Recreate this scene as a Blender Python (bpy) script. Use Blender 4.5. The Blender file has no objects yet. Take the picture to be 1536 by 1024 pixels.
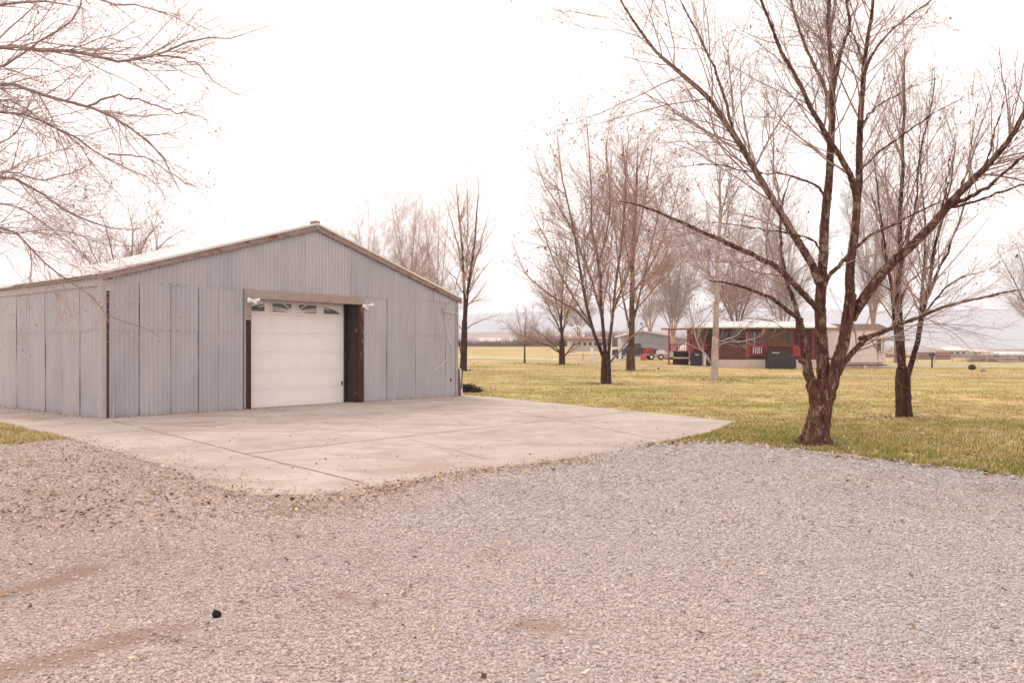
import bpy, math, random
import numpy as np
from mathutils import Vector
R = math.radians
rng = np.random.default_rng(7)
random.seed(7)
scene = bpy.context.scene
col = scene.collection

# ------------------------------------------------------------------ frame
F, CX, HY, EYE = 1224.0, 768.0, 526.0, 1.6      # focal length and horizon measured on the photograph (1536 px wide)

def sstep(a, b, x):
    t = np.clip((np.asarray(x, float) - a) / (b - a), 0, 1)
    return t * t * (3 - 2 * t)

def gh(x, y):
    """height of the terrain: flat yard, field rising gently to the far left"""
    x = np.asarray(x, float); y = np.asarray(y, float)
    a = x / np.maximum(y, 1.0)
    wl = 1 - sstep(.15, .36, a)
    yy = np.minimum(y, 175.0)
    return wl * (0.0145 * np.maximum(0, yy - 42) + 0.012 * np.maximum(0, yy - 100))

def at(px, py, Y):
    return np.array([(px - CX) / F * Y, Y, EYE + (HY - py) / F * Y])

def gpt(px, py):
    """ground point seen at a photo position"""
    Y = F * EYE / max(py - HY, .5) if py > HY else 400.0
    Y = 3.0
    for k in range(4000):
        X = (px - CX) / F * Y
        yy = HY + (EYE - float(gh(X, Y))) * F / Y
        if yy <= py: break
        Y *= 1.002
    return np.array([(px - CX) / F * Y, Y, float(gh((px - CX) / F * Y, Y))])

# ------------------------------------------------------------------ objects
def tag(o, label=None, cat=None, group=None, kind=None):
    if label: o['label'] = label
    if cat: o['category'] = cat
    if group: o['group'] = group
    if kind: o['kind'] = kind
    return o

def thing(name, label, cat, loc=(0, 0, 0), rz=0.0, group=None):
    o = bpy.data.objects.new(name, None); col.objects.link(o)
    o.location = [float(c) for c in loc]; o.rotation_euler = (0, 0, rz); o.empty_display_size = .2
    return tag(o, label, cat, group)

def np_mesh(name, verts, faces, mat=None, parent=None, smooth=False, vattr=None, cattr=None):
    """faces: list of int arrays (m,3) / (m,4) or list of python tuples"""
    me = bpy.data.meshes.new(name)
    verts = np.asarray(verts, np.float32).reshape(-1, 3)
    if isinstance(faces, np.ndarray): faces = [faces]
    if len(faces) and not isinstance(faces[0], np.ndarray):
        me.from_pydata([tuple(map(float, v)) for v in verts], [], faces)
    else:
        me.vertices.add(len(verts)); me.vertices.foreach_set('co', verts.ravel())
        tot, loops = [], []
        for f in faces:
            if len(f) == 0: continue
            tot.append(np.full(len(f), f.shape[1], np.int32)); loops.append(f.astype(np.int32).ravel())
        tot = np.concatenate(tot); loops = np.concatenate(loops)
        me.loops.add(len(loops)); me.loops.foreach_set('vertex_index', loops)
        me.polygons.add(len(tot))
        st = np.zeros(len(tot), np.int32); st[1:] = np.cumsum(tot)[:-1]
        me.polygons.foreach_set('loop_start', st)
        try: me.polygons.foreach_set('loop_total', tot)
        except Exception: pass
        me.update(calc_edges=True)
        me.validate()
    if smooth:
        me.polygons.foreach_set('use_smooth', np.ones(len(me.polygons), bool))
    if vattr:
        for k, a in vattr.items():
            at_ = me.attributes.new(k, 'FLOAT', 'POINT'); at_.data.foreach_set('value', np.asarray(a, np.float32))
    if cattr:
        for k, a in cattr.items():
            at_ = me.attributes.new(k, 'FLOAT_COLOR', 'POINT')
            c = np.ones((len(verts), 4), np.float32); c[:, :3] = a
            at_.data.foreach_set('color', c.ravel())
    if mat is not None: me.materials.append(mat)
    o = bpy.data.objects.new(name, me); col.objects.link(o)
    if parent is not None: o.parent = parent
    return o

class MB:
    def __init__(s): s.v = []; s.f = []; s.sm = []
    def add(s, v, f):
        n = len(s.v); s.v += [tuple(map(float, p)) for p in v]; s.f += [tuple(i + n for i in q) for q in f]; return s
    def box(s, x0, x1, y0, y1, z0, z1):
        v = [(x0,y0,z0),(x1,y0,z0),(x1,y1,z0),(x0,y1,z0),(x0,y0,z1),(x1,y0,z1),(x1,y1,z1),(x0,y1,z1)]
        return s.add(v, [(3,2,1,0),(4,5,6,7),(0,1,5,4),(1,2,6,5),(2,3,7,6),(3,0,4,7)])
    def hexa(s, b, t):
        return s.add(list(b) + list(t), [(3,2,1,0),(4,5,6,7),(0,1,5,4),(1,2,6,5),(2,3,7,6),(3,0,4,7)])
    def bar(s, a, b, w, h, up=(0, 0, 1)):
        a = Vector(a); b = Vector(b); d = (b - a).normalized(); u = Vector(up)
        sd = d.cross(u).normalized() * (w / 2); u2 = sd.cross(d).normalized() * (h / 2)
        return s.hexa([a - sd - u2, a + sd - u2, b + sd - u2, b - sd - u2], [a - sd + u2, a + sd + u2, b + sd + u2, b - sd + u2])
    def prism(s, poly, axis, a0, a1):
        n = len(poly)
        def p3(p, a):
            if axis == 'y': return (p[0], a, p[1])
            if axis == 'x': return (a, p[0], p[1])
            return (p[0], p[1], a)
        v = [p3(p, a0) for p in poly] + [p3(p, a1) for p in poly]
        f = [tuple(range(n - 1, -1, -1)), tuple(range(n, 2 * n))] + [(i, (i + 1) % n, n + (i + 1) % n, n + i) for i in range(n)]
        return s.add(v, f)
    def tube(s, pts, r, sides=8, cap=True):
        pts = [Vector(p) for p in pts]; n = len(pts)
        rr = r if hasattr(r, '__len__') else [r] * n
        v = []
        for i, p in enumerate(pts):
            t = (pts[min(i + 1, n - 1)] - pts[max(i - 1, 0)]).normalized()
            ref = Vector((0, 0, 1)) if abs(t.z) < .9 else Vector((1, 0, 0))
            a = t.cross(ref).normalized(); b = t.cross(a).normalized()
            for k in range(sides):
                q = 2 * math.pi * k / sides
                v.append(p + (a * math.cos(q) + b * math.sin(q)) * rr[i])
        f = [(i * sides + k, i * sides + (k + 1) % sides, (i + 1) * sides + (k + 1) % sides, (i + 1) * sides + k) for i in range(n - 1) for k in range(sides)]
        if cap: f += [tuple(range(sides - 1, -1, -1)), tuple((n - 1) * sides + k for k in range(sides))]
        return s.add(v, f)
    def ell(s, c, r, seg=10, rings=6, jit=0.0):
        v = []; f = []
        for i in range(rings + 1):
            th = math.pi * i / rings
            for k in range(seg):
                ph = 2 * math.pi * k / seg; j = 1 + jit * (random.random() - .5)
                v.append((c[0] + r[0] * j * math.sin(th) * math.cos(ph), c[1] + r[1] * j * math.sin(th) * math.sin(ph), c[2] + r[2] * j * math.cos(th)))
        for i in range(rings):
            for k in range(seg):
                f.append((i * seg + k, (i + 1) * seg + k, (i + 1) * seg + (k + 1) % seg, i * seg + (k + 1) % seg))
        return s.add(v, f)
    def build(s, name, mat, parent=None, smooth=False, bevel=0.0, loc=None):
        o = np_mesh(name, s.v, s.f, mat, parent, smooth)
        if bevel:
            m = o.modifiers.new('bevel', 'BEVEL'); m.width = bevel; m.segments = 2; m.limit_method = 'ANGLE'
        if loc is not None: o.location = loc
        return o

# ------------------------------------------------------------------ materials
class NT:
    def __init__(s, name, rough=.8, spec=.25):
        m = bpy.data.materials.new(name); m.use_nodes = True; s.m = m; s.t = m.node_tree; s.t.nodes.clear()
        s.out = s.n('ShaderNodeOutputMaterial'); s.b = s.n('ShaderNodeBsdfPrincipled')
        s.l(s.b.outputs[0], s.out.inputs[0]); s.b.inputs['Roughness'].default_value = rough
        s.b.inputs['Specular IOR Level'].default_value = spec
    def n(s, t, **k):
        x = s.t.nodes.new(t)
        for a, b in k.items(): setattr(x, a, b)
        return x
    def l(s, a, b): s.t.links.new(a, b)
    def pos(s, scale=(1, 1, 1), obj=False, rot=(0, 0, 0)):
        o = s.n('ShaderNodeTexCoord').outputs['Object'] if obj else s.n('ShaderNodeNewGeometry').outputs['Position']
        mp = s.n('ShaderNodeMapping'); mp.inputs['Scale'].default_value = scale; mp.inputs['Rotation'].default_value = rot
        s.l(o, mp.inputs[0]); return mp.outputs[0]
    def noise(s, v, scale, detail=4, rough=.6, dist=0.0):
        x = s.n('ShaderNodeTexNoise'); x.inputs['Scale'].default_value = scale; x.inputs['Detail'].default_value = detail
        x.inputs['Roughness'].default_value = rough; x.inputs['Distortion'].default_value = dist; s.l(v, x.inputs['Vector']); return x.outputs[0]
    def voro(s, v, scale, feat='F1', out=0):
        x = s.n('ShaderNodeTexVoronoi', feature=feat); x.inputs['Scale'].default_value = scale; s.l(v, x.inputs['Vector']); return x.outputs[out]
    def ramp(s, v, stops, interp='LINEAR'):
        x = s.n('ShaderNodeValToRGB'); x.color_ramp.interpolation = interp; e = x.color_ramp.elements
        while len(e) < len(stops): e.new(.5)
        for el, (p, c) in zip(e, stops):
            el.position = p; el.color = (c, c, c, 1) if not hasattr(c, '__len__') else (*c, 1)
        s.l(v, x.inputs[0]); return x.outputs[0]
    def mix(s, f, a, b, mode='MIX'):
        x = s.n('ShaderNodeMix', data_type='RGBA', blend_type=mode)
        for sock, val in ((0, f), (6, a), (7, b)):
            if hasattr(val, 'is_linked') : s.l(val, x.inputs[sock])
            elif sock == 0: x.inputs[0].default_value = val
            else: x.inputs[sock].default_value = (*val, 1)
        return x.outputs[2]
    def math(s, op, a, b=0.0, c=0.0):
        x = s.n('ShaderNodeMath', operation=op)
        for i, val in enumerate((a, b, c)):
            if hasattr(val, 'is_linked'): s.l(val, x.inputs[i])
            else: x.inputs[i].default_value = val
        return x.outputs[0]
    def attr(s, name, t='GEOMETRY', out='Fac'):
        x = s.n('ShaderNodeAttribute', attribute_name=name, attribute_type=t); return x.outputs[out]
    def color(s, c):
        if hasattr(c, 'is_linked'): s.l(c, s.b.inputs['Base Color'])
        else: s.b.inputs['Base Color'].default_value = (*c, 1)
    def bump(s, h, strength=.5, dist=.01):
        x = s.n('ShaderNodeBump'); x.inputs['Strength'].default_value = strength; x.inputs['Distance'].default_value = dist
        s.l(h, x.inputs['Height']); s.l(x.outputs[0], s.b.inputs['Normal'])

def plain(name, c, rough=.7, var=.18, scale=6.0, metal=0.0, spec=.3):
    t = NT(name, rough, spec); v = t.pos(obj=True)
    n = t.noise(v, scale, 5, .65)
    lo = tuple(x * (1 - var) for x in c); hi = tuple(min(1, x * (1 + var)) for x in c)
    t.color(t.ramp(n, [(.3, lo), (.7, hi)])); t.b.inputs['Metallic'].default_value = metal
    t.bump(n, .15, .01); return t.m

def bark(name, dark, light, lichen, scale=1.0, amt=.35, young=None):
    t = NT(name, .92, .1)
    v = t.pos((1, 1, .22), obj=True)
    n = t.noise(v, 14 * scale, 6, .7, .8); vo = t.voro(v, 26 * scale)
    c = t.mix(t.ramp(n, [(.35, 0), (.68, 1)]), dark, light)
    big = t.noise(t.pos((1, 1, .5), obj=True), 11 * scale, 8, .72, .4)
    c = t.mix(t.math('MULTIPLY', t.ramp(big, [(.53, 0), (.60, 1)]), amt), c, lichen)
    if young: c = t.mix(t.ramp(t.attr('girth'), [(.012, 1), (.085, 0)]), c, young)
    t.color(c)
    h = t.math('ADD', t.math('MULTIPLY', n, .7), t.math('MULTIPLY', vo, .8))
    t.bump(h, .9, .03 / scale); return t.m

M = {}
M['bark_hero'] = bark('bark_brown', (.034, .012, .009), (.16, .078, .054), (.30, .215, .15), 1.0, .75)
M['bark_twig'] = bark('bark_twig', (.13, .08, .07), (.30, .215, .19), (.36, .29, .26), 2.0, .4)
M['twig_hero'] = bark('twig_hero', (.27, .165, .14), (.50, .36, .315), (.5, .37, .33), 2.0, .4)  # twig colours here and below lightened beyond real twigs: sky glare painted in
M['bark_near'] = bark('bark_near', (.2, .125, .115), (.38, .27, .25), (.4, .31, .29), 2.0, .4)
M['twig_near'] = bark('twig_near', (.36, .235, .215), (.60, .455, .42), (.5, .38, .35), 2.0, .4)
M['bark_dark'] = bark('bark_dark', (.022, .009, .0075), (.082, .04, .031), (.13, .085, .065), .8, .35)
M['twig_far'] = bark('twig_tan', (.31, .19, .155), (.54, .385, .325), (.5, .38, .33), 1.0, .3)
M['twig_soft'] = bark('twig_soft', (.40, .27, .24), (.60, .46, .415), (.5, .4, .36), 1.0, .3)
M['twig_gold'] = bark('twig_gold', (.3, .2, .13), (.52, .38, .26), (.43, .34, .26), 1.0, .3)
M['bark_pale'] = bark('bark_pale', (.30, .23, .205), (.55, .46, .43), (.6, .53, .51), 1.0, .5)
M['bark_orange'] = bark('bark_orange', (.07, .034, .025), (.3, .17, .1), (.35, .22, .15), .8, .4)
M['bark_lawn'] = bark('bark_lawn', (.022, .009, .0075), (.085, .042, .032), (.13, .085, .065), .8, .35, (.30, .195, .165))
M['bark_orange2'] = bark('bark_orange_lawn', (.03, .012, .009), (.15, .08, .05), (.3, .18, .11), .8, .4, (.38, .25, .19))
M['bud'] = plain('bud_red', (.17, .07, .058), .7, .3)
M['leaf_dead'] = plain('dead_leaf', (.3, .17, .1), .8, .3)

# ---- garage metals
t = NT('galvanised_siding', .55, .35)
v = t.pos(obj=True)
tone = t.attr('tone')
n1 = t.noise(t.pos((1, 1, .25), obj=True), 1.6, 6, .7); n2 = t.noise(v, 30, 3, .6)
c = t.mix(t.ramp(n1, [(.3, 0), (.72, 1)]), (.36, .333, .362), (.465, .433, .46))
c = t.mix(tone, t.mix(1.0, c, (.84, .84, .87), 'MULTIPLY'), c)
blot = t.noise(t.pos((1, 1, .7), obj=True), 3.1, 6, .75)
c = t.mix(t.math('MULTIPLY', t.ramp(blot, [(.6, 0), (.72, 1)]), .35), c, (.30, .23, .22))
speck = t.voro(v, 9.0)
c = t.mix(t.ramp(speck, [(.025, 1), (.05, 0)]), c, (.66, .6, .58))
spk2 = t.voro(t.pos((1.3, 1.3, 1.1), obj=True), 5.0)
c = t.mix(t.math('MULTIPLY', t.ramp(spk2, [(.02, 1), (.06, 0)]), .7), c, (.2, .12, .11))
sep = t.n('ShaderNodeSeparateXYZ'); t.l(v, sep.inputs[0])
rust = t.math('MULTIPLY', t.ramp(sep.outputs[2], [(.0, 1), (.16, 0)]), t.ramp(t.noise(v, 4, 5, .7), [(.4, 0), (.65, 1)]))
c = t.mix(t.math('MULTIPLY', rust, .7), c, (.22, .13, .11))
ax = t.math('ADD', sep.outputs[0], sep.outputs[1])
dot = t.math('LESS_THAN', t.math('ABSOLUTE', t.math('SUBTRACT', t.math('FRACT', t.math('MULTIPLY', ax, 4.4)), .5)), .07)
row = t.math('ADD', t.math('LESS_THAN', t.math('ABSOLUTE', t.math('SUBTRACT', sep.outputs[2], 2.118)), .013), t.math('LESS_THAN', t.math('ABSOLUTE', t.math('SUBTRACT', sep.outputs[2], 3.272)), .012))
c = t.mix(t.math('MULTIPLY', t.math('MULTIPLY', dot, row), .7), c, (.16, .12, .12))
t.color(c); t.b.inputs['Metallic'].default_value = .22
t.l(t.ramp(n1, [(.3, .42), (.7, .58)]), t.b.inputs['Roughness']); t.bump(n2, .08, .01)
M['siding'] = t.m

def weathered(name, base, alt, peel, amt, scale=5.0, along=(1, 1, 1)):
    t = NT(name, .88, .15); v = t.pos(along, obj=True)
    n = t.noise(v, scale * 3, 6, .75); c = t.mix(t.ramp(n, [(.3, 0), (.7, 1)]), base, alt)
    p = t.noise(t.pos(tuple(.6 * a for a in along), obj=True), scale, 7, .75, .5)
    c = t.mix(t.ramp(p, [(amt, 0), (amt + .05, 1)]), c, peel)
    t.color(c); t.bump(t.math('ADD', n, p), .5, .01); return t.m
M['wood_grey'] = weathered('weathered_wood', (.25, .19, .17), (.40, .32, .29), (.15, .055, .042), .58, 3.0, (.6, 1, 2))
M['wood_red'] = weathered('peeling_red', (.04, .013, .011), (.075, .027, .022), (.45, .36, .34), .65, 4.0, (1.5, 1, .6))
M['wood_red_worn'] = weathered('worn_red', (.045, .015, .012), (.085, .034, .027), (.36, .27, .26), .54, 3.5, (2, 1, .5))
M['fascia'] = weathered('fascia_wood', (.18, .125, .108), (.34, .265, .24), (.17, .06, .035), .56, 2.6, (.5, 1, 1))
M['trim_side'] = weathered('side_trim', (.38, .345, .355), (.45, .415, .42), (.3, .24, .23), .68, 2.5, (1, 1, .4))
M['trim'] = weathered('corner_trim', (.33, .285, .275), (.42, .37, .36), (.24, .17, .15), .68, 2.5, (1, 1, .4))
M['door'] = plain('door_cream', (.77, .70, .69), .5, .035, 3.0)
M['door_dirt'] = plain('door_insert', (.77, .70, .685), .5, .04, 3.0)
M['roof_white'] = plain('roof_metal', (.60, .55, .55), .6, .06, 3.0)
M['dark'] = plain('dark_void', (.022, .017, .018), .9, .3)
M['sheath'] = plain('sheathing', (.10, .095, .115), .9, .2)
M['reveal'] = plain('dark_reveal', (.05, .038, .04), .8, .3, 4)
M['glass'] = plain('dark_glass', (.06, .047, .047), .15, .2, 4, 0, .5)
M['white'] = plain('white_plastic', (.78, .72, .68), .45, .05)
M['wire'] = plain('black_cable', (.04, .03, .03), .6, .2)
M['pipe'] = plain('white_conduit', (.66, .62, .62), .45, .08)
M['red_board'] = plain('red_board', (.17, .06, .05), .75, .2)
M['debris'] = plain('dark_debris', (.035, .02, .017), .95, .5, 20)
M['stone_dark'] = plain('black_clod', (.02, .013, .012), .9, .3, 20)

# ---- house
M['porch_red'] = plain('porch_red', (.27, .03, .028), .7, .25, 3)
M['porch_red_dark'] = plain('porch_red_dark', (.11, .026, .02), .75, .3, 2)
M['porch_orange'] = plain('porch_panel', (.25, .062, .033), .7, .2, 2)
M['tan_panel'] = plain('tan_panel', (.25, .125, .075), .75, .12, 1.5)
M['skirt'] = plain('pale_skirting', (.56, .46, .43), .85, .1, 1.5)
M['house_white'] = plain('pale_siding', (.66, .575, .56), .7, .05, 1.0)
M['brown_trim'] = plain('brown_trim', (.1, .05, .045), .75, .2)
M['shingle'] = plain('brown_shingle', (.27, .19, .17), .9, .25, 8)
M['awning'] = plain('grey_awning', (.57, .56, .56), .5, .06, 2)
M['awning_white'] = plain('white_flashing', (.82, .8, .79), .4, .05)
M['bin'] = plain('black_bin', (.024, .02, .024), .5, .2)
M['blue_grey'] = plain('blue_grey_wall', (.33, .315, .36), .8, .1, 1)
M['pale_roof'] = plain('pale_roof', (.6, .55, .53), .6, .05, 1)
M['red_roof'] = plain('red_roof', (.25, .11, .09), .8, .15, 1)
M['green_car'] = plain('dark_green_paint', (.03, .045, .042), .3, .1, 1, 0, .5)
M['tyre'] = plain('tyre', (.02, .018, .018), .9, .2)
M['red_can'] = plain('red_plastic', (.55, .07, .05), .5, .1)
M['cream'] = plain('cream_wall', (.5, .43, .39), .8, .06, 1)
M['fence_brown'] = plain('fence_brown', (.25, .12, .10), .85, .2, 2)
M['post_grey'] = plain('post_grey', (.4, .34, .31), .9, .2, 4)
M['rock'] = plain('rock', (.3, .25, .24), .9, .3, 3)
M['brush'] = plain('brush_mauve', (.25, .175, .16), .95, .3, 2)

# ---- concrete
t = NT('concrete', .9, .15); v = t.pos()
n = t.noise(t.pos((1, 1, 1), rot=(0, 0, R(-50))), .55, 7, .65); n2 = t.noise(v, 26, 5, .7)
c = t.mix(t.ramp(n, [(.32, 0), (.7, 1)]), (.35, .288, .25), (.475, .407, .362))
st = t.noise(t.pos((.6, 1.1, 1), rot=(0, 0, R(-50.4))), .8, 6, .7, .6)
c = t.mix(t.math('MULTIPLY', t.ramp(st, [(.49, 0), (.62, 1)]), .5), c, (.285, .20, .165))
st2 = t.noise(v, 1.7, 5, .7, .4)
c = t.mix(t.math('MULTIPLY', t.ramp(st2, [(.56, 0), (.68, 1)]), .35), c, (.60, .54, .51))
c = t.mix(t.math('MULTIPLY', t.ramp(n2, [(.3, 1), (.5, 0)]), .28), c, (.27, .22, .2))
crk = t.voro(t.pos(), .33, 'DISTANCE_TO_EDGE')
wob = t.math('ADD', crk, t.math('MULTIPLY', t.math('SUBTRACT', t.noise(v, 3, 4, .7), .5), .02))
c = t.mix(t.math('MULTIPLY', t.ramp(wob, [(.001, 1), (.006, 0)]), .35), c, (.22, .17, .15))
t.color(c); t.bump(n2, .25, .006); M['concrete'] = t.m
M['joint'] = plain('joint_dirt', (.22, .16, .135), .95, .4, 9)

# ---- gravel bed
t = NT('gravel_bed', .95, .1); v = t.pos()
big = t.noise(v, .22, 4, .6); vo = t.voro(v, 32, out=1); vd = t.voro(v, 32); n = t.noise(v, 60, 4, .7)
sepc = t.n('ShaderNodeSeparateColor'); t.l(vo, sepc.inputs[0])
c = t.ramp(sepc.outputs[0], [(0, (.3, .245, .222)), (.35, (.40, .335, .308)), (.7, (.47, .40, .37)), (1, (.55, .48, .44))])
far = t.n('ShaderNodeSeparateXYZ'); t.l(v, far.inputs[0])
c = t.mix(t.ramp(big, [(.4, 0), (.65, .6)]), c, (.42, .385, .38))
dirt = t.attr('dirt')
c = t.mix(dirt, c, t.ramp(n, [(.3, (.19, .12, .092)), (.7, (.37, .28, .235))]))
t.color(c)
t.bump(t.math('SUBTRACT', 1.0, vd), .8, .02); M['gravel'] = t.m

t = NT('gravel_stone', .9, .2)
tone = t.attr('tone', 'INSTANCER'); warm = t.attr('warm', 'INSTANCER')
c = t.ramp(tone, [(0, (.24, .195, .18)), (.16, (.37, .315, .292)), (.5, (.465, .40, .372)), (.84, (.55, .48, .445)), (1, (.66, .59, .545))])
c = t.mix(warm, t.mix(1.0, c, (.92, .95, 1.0), 'MULTIPLY'), t.mix(1.0, c, (1.08, .985, .925), 'MULTIPLY'))
n = t.noise(t.pos(), 90, 4, .7); c = t.mix(t.math('MULTIPLY', n, .5), c, (.38, .33, .31))
t.color(c); t.bump(n, .25, .003); M['stone'] = t.m

# ---- lawn / field
t = NT('lawn', .95, .05); v = t.pos()
p = t.n('ShaderNodeSeparateXYZ'); t.l(v, p.inputs[0])
n1 = t.noise(t.pos((.35, 1, 1)), .24, 6, .65); n2 = t.noise(t.pos((.6, 1, 1)), 2.2, 6, .75); n3 = t.noise(v, 18, 4, .7)
gold = t.ramp(n2, [(.25, (.40, .275, .125)), (.5, (.53, .38, .19)), (.75, (.60, .46, .28))])
green = t.ramp(n2, [(.25, (.22, .195, .055)), (.6, (.40, .34, .11)), (.8, (.52, .42, .19))])
c = t.mix(t.ramp(n1, [(.44, 0), (.58, .85)]), gold, green)
near = t.ramp(t.math('MULTIPLY', t.math('ADD', p.outputs[1], t.math('MULTIPLY', n1, 6.0)), .01), [(.19, 1), (.27, 0)])
nearc = t.ramp(n2, [(.3, (.15, .13, .045)), (.45, (.29, .24, .09)), (.58, (.46, .36, .19)), (.75, (.55, .45, .33))])
c = t.mix(t.math('MULTIPLY', near, .85), c, nearc)
bare = t.math('MULTIPLY', t.ramp(t.noise(t.pos((.3, 1, 1)), .11, 5, .6), [(.55, 0), (.63, 1)]), t.ramp(t.math('MULTIPLY', p.outputs[1], .01), [(.3, 0), (.5, .8)]))
c = t.mix(bare, c, t.ramp(n3, [(.3, (.36, .27, .22)), (.7, (.52, .42, .37))]))
tan = t.ramp(t.math('MULTIPLY', p.outputs[1], .001), [(.085, 0), (.17, 1)])
c = t.mix(t.math('MULTIPLY', tan, .75), c, t.ramp(n2, [(.35, (.30, .25, .12)), (.55, (.42, .31, .19)), (.7, (.5, .39, .29))]))
c = t.mix(t.math('MULTIPLY', t.ramp(n3, [(.3, 1), (.5, 0)]), .3), c, (.16, .11, .05))
t.color(c); t.bump(t.math('ADD', n3, n2), .7, .05); M['lawn'] = t.m
t = NT('blade', .8, .15); t.color(t.attr('Col', out='Color')); M['blade'] = t.m
t = NT('litter', .85, .1); t.color(t.attr('Col', out='Color')); M['litter'] = t.m
M['road_pale'] = plain('pale_track', (.44, .35, .30), .95, .12, .6)
M['road_grey'] = plain('grey_road', (.36, .36, .34), .9, .1, .4)
def hillmat(name, a, b, s, streak=None):
    t = NT(name, .95, .05); v = t.pos((1, 1, 6))
    c = t.ramp(t.noise(v, s, 6, .65), [(.35, a), (.65, b)])
    if streak: c = t.mix(t.ramp(t.noise(t.pos((.4, 1, 10)), s * 3, 5, .7), [(.58, 0), (.66, .8)]), c, streak)
    t.color(c); return t.m
M['hills'] = hillmat('hills', (.17, .13, .125), (.32, .235, .2), .006, (.5, .42, .36))
M['mountains'] = hillmat('mountains', (.06, .07, .12), (.17, .16, .2), .004, (.36, .33, .36))

# ------------------------------------------------------------------ camera, light
cam = bpy.data.cameras.new('camera'); co = bpy.data.objects.new('camera', cam); col.objects.link(co)
cam.sensor_width = 36; cam.lens = F / 1536 * 36; cam.shift_y = (HY - 512) / 1536; cam.clip_end = 30000; cam.clip_start = .05
co.location = (0, 0, EYE); co.rotation_euler = (R(90), 0, 0); scene.camera = co

SUN_EL, SUN_AZ = 42.0, -28.0          # azimuth from +Y towards +X
sd = Vector((math.sin(R(SUN_AZ)) * math.cos(R(SUN_EL)), math.cos(R(SUN_AZ)) * math.cos(R(SUN_EL)), math.sin(R(SUN_EL))))
sun = bpy.data.lights.new('sun', 'SUN'); so = bpy.data.objects.new('sun', sun); col.objects.link(so)
sun.energy = 1.5; sun.angle = R(14); sun.color = (1.0, .93, .86)
so.rotation_euler = (-sd).to_track_quat('-Z', 'Y').to_euler(); so.location = (0, 0, 60)
w = bpy.data.worlds.new('World'); scene.world = w; w.use_nodes = True
nt = w.node_tree; nt.nodes.clear()
wo = nt.nodes.new('ShaderNodeOutputWorld'); bg = nt.nodes.new('ShaderNodeBackground'); sky = nt.nodes.new('ShaderNodeTexSky')
sky.sky_type = 'NISHITA'; sky.sun_disc = False; sky.sun_elevation = R(SUN_EL); sky.sun_rotation = R(SUN_AZ)
sky.dust_density = 4.0; sky.air_density = 1.0
mx = nt.nodes.new('ShaderNodeMix'); mx.data_type = 'RGBA'; mx.inputs[0].default_value = .92
mx.inputs[7].default_value = (13.8, 12.6, 11.7, 1)      # thin bright overcast
nt.links.new(sky.outputs[0], mx.inputs[6]); nt.links.new(mx.outputs[2], bg.inputs[0]); bg.inputs[1].default_value = .086
nt.links.new(bg.outputs[0], wo.inputs[0])
vs = scene.view_settings; vs.view_transform = 'Standard'; vs.look = 'None'; vs.gamma = 1; vs.exposure = .58

# ------------------------------------------------------------------ ground
def spaced(a, b, n, p): return a + (b - a) * np.linspace(0, 1, n) ** p
ys = np.concatenate([np.linspace(-30, 4, 8), np.linspace(6, 60, 40), np.geomspace(63, 9000, 60)])
xa = np.concatenate([-np.geomspace(9000, 4, 60), np.linspace(-3, 3, 4), np.geomspace(4, 9000, 60)])
gx, gy = np.meshgrid(xa, ys); gz = gh(gx, gy)
nx, ny = len(xa), len(ys)
idx = np.arange(nx * ny).reshape(ny, nx)
quads = np.stack([idx[:-1, :-1], idx[:-1, 1:], idx[1:, 1:], idx[1:, :-1]], -1).reshape(-1, 4)
tag(np_mesh('ground', np.stack([gx, gy, gz], -1), quads, M['lawn'], smooth=True), 'wide lawn and dry field of golden and green winter grass', 'ground', kind='structure')

def vnoise(x, y, cell, seed, oct_=3):
    o = np.zeros(np.shape(x)); amp = 1.0; tot = 0
    for q in range(oct_):
        g_ = np.random.default_rng(seed + q).random((257, 257)); u, v = x / cell + 1000, y / cell + 1000
        i, j = np.floor(u).astype(int), np.floor(v).astype(int); fu, fv = u - i, v - j; fu = fu * fu * (3 - 2 * fu); fv = fv * fv * (3 - 2 * fv)
        G_ = lambda a, b: g_[a % 257, b % 257]
        o = o + amp * ((G_(i, j) * (1 - fu) + G_(i + 1, j) * fu) * (1 - fv) + (G_(i, j + 1) * (1 - fu) + G_(i + 1, j + 1) * fu) * fv); tot += amp; amp *= .55; cell = cell * .45
    return o / tot
def inside(poly, x, y):
    poly = np.asarray(poly); r = np.zeros(np.shape(x), bool); n = len(poly); j = n - 1
    for i in range(n):
        xi, yi = poly[i]; xj, yj = poly[j]
        c = ((yi > y) != (yj > y)) & (x < (xj - xi) * (y - yi) / (yj - yi + 1e-12) + xi)
        r ^= c; j = i
    return r
def segdist(poly, x, y, closed=True):
    d = np.full(np.shape(x), 1e9); poly = np.asarray(poly); n = len(poly)
    for i in range(n if closed else n - 1):
        a, b = poly[i], poly[(i + 1) % n]; ab = b - a
        tt = np.clip(((x - a[0]) * ab[0] + (y - a[1]) * ab[1]) / (ab @ ab + 1e-12), 0, 1)
        d = np.minimum(d, np.hypot(x - a[0] - tt * ab[0], y - a[1] - tt * ab[1]))
    return d
def rough_line(pts, amp, step, seed, closed=False):
    r = np.random.default_rng(seed); out = []
    pts = [np.asarray(p[:2], float) for p in pts]; n = len(pts)
    for i in range(n if closed else n - 1):
        a, b = pts[i], pts[(i + 1) % n]; k = max(1, int(np.linalg.norm(b - a) / step))
        for j in range(k): out.append(a + (b - a) * j / k + r.normal(0, amp, 2))
    if not closed: out.append(pts[-1])
    return np.array(out)

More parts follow.
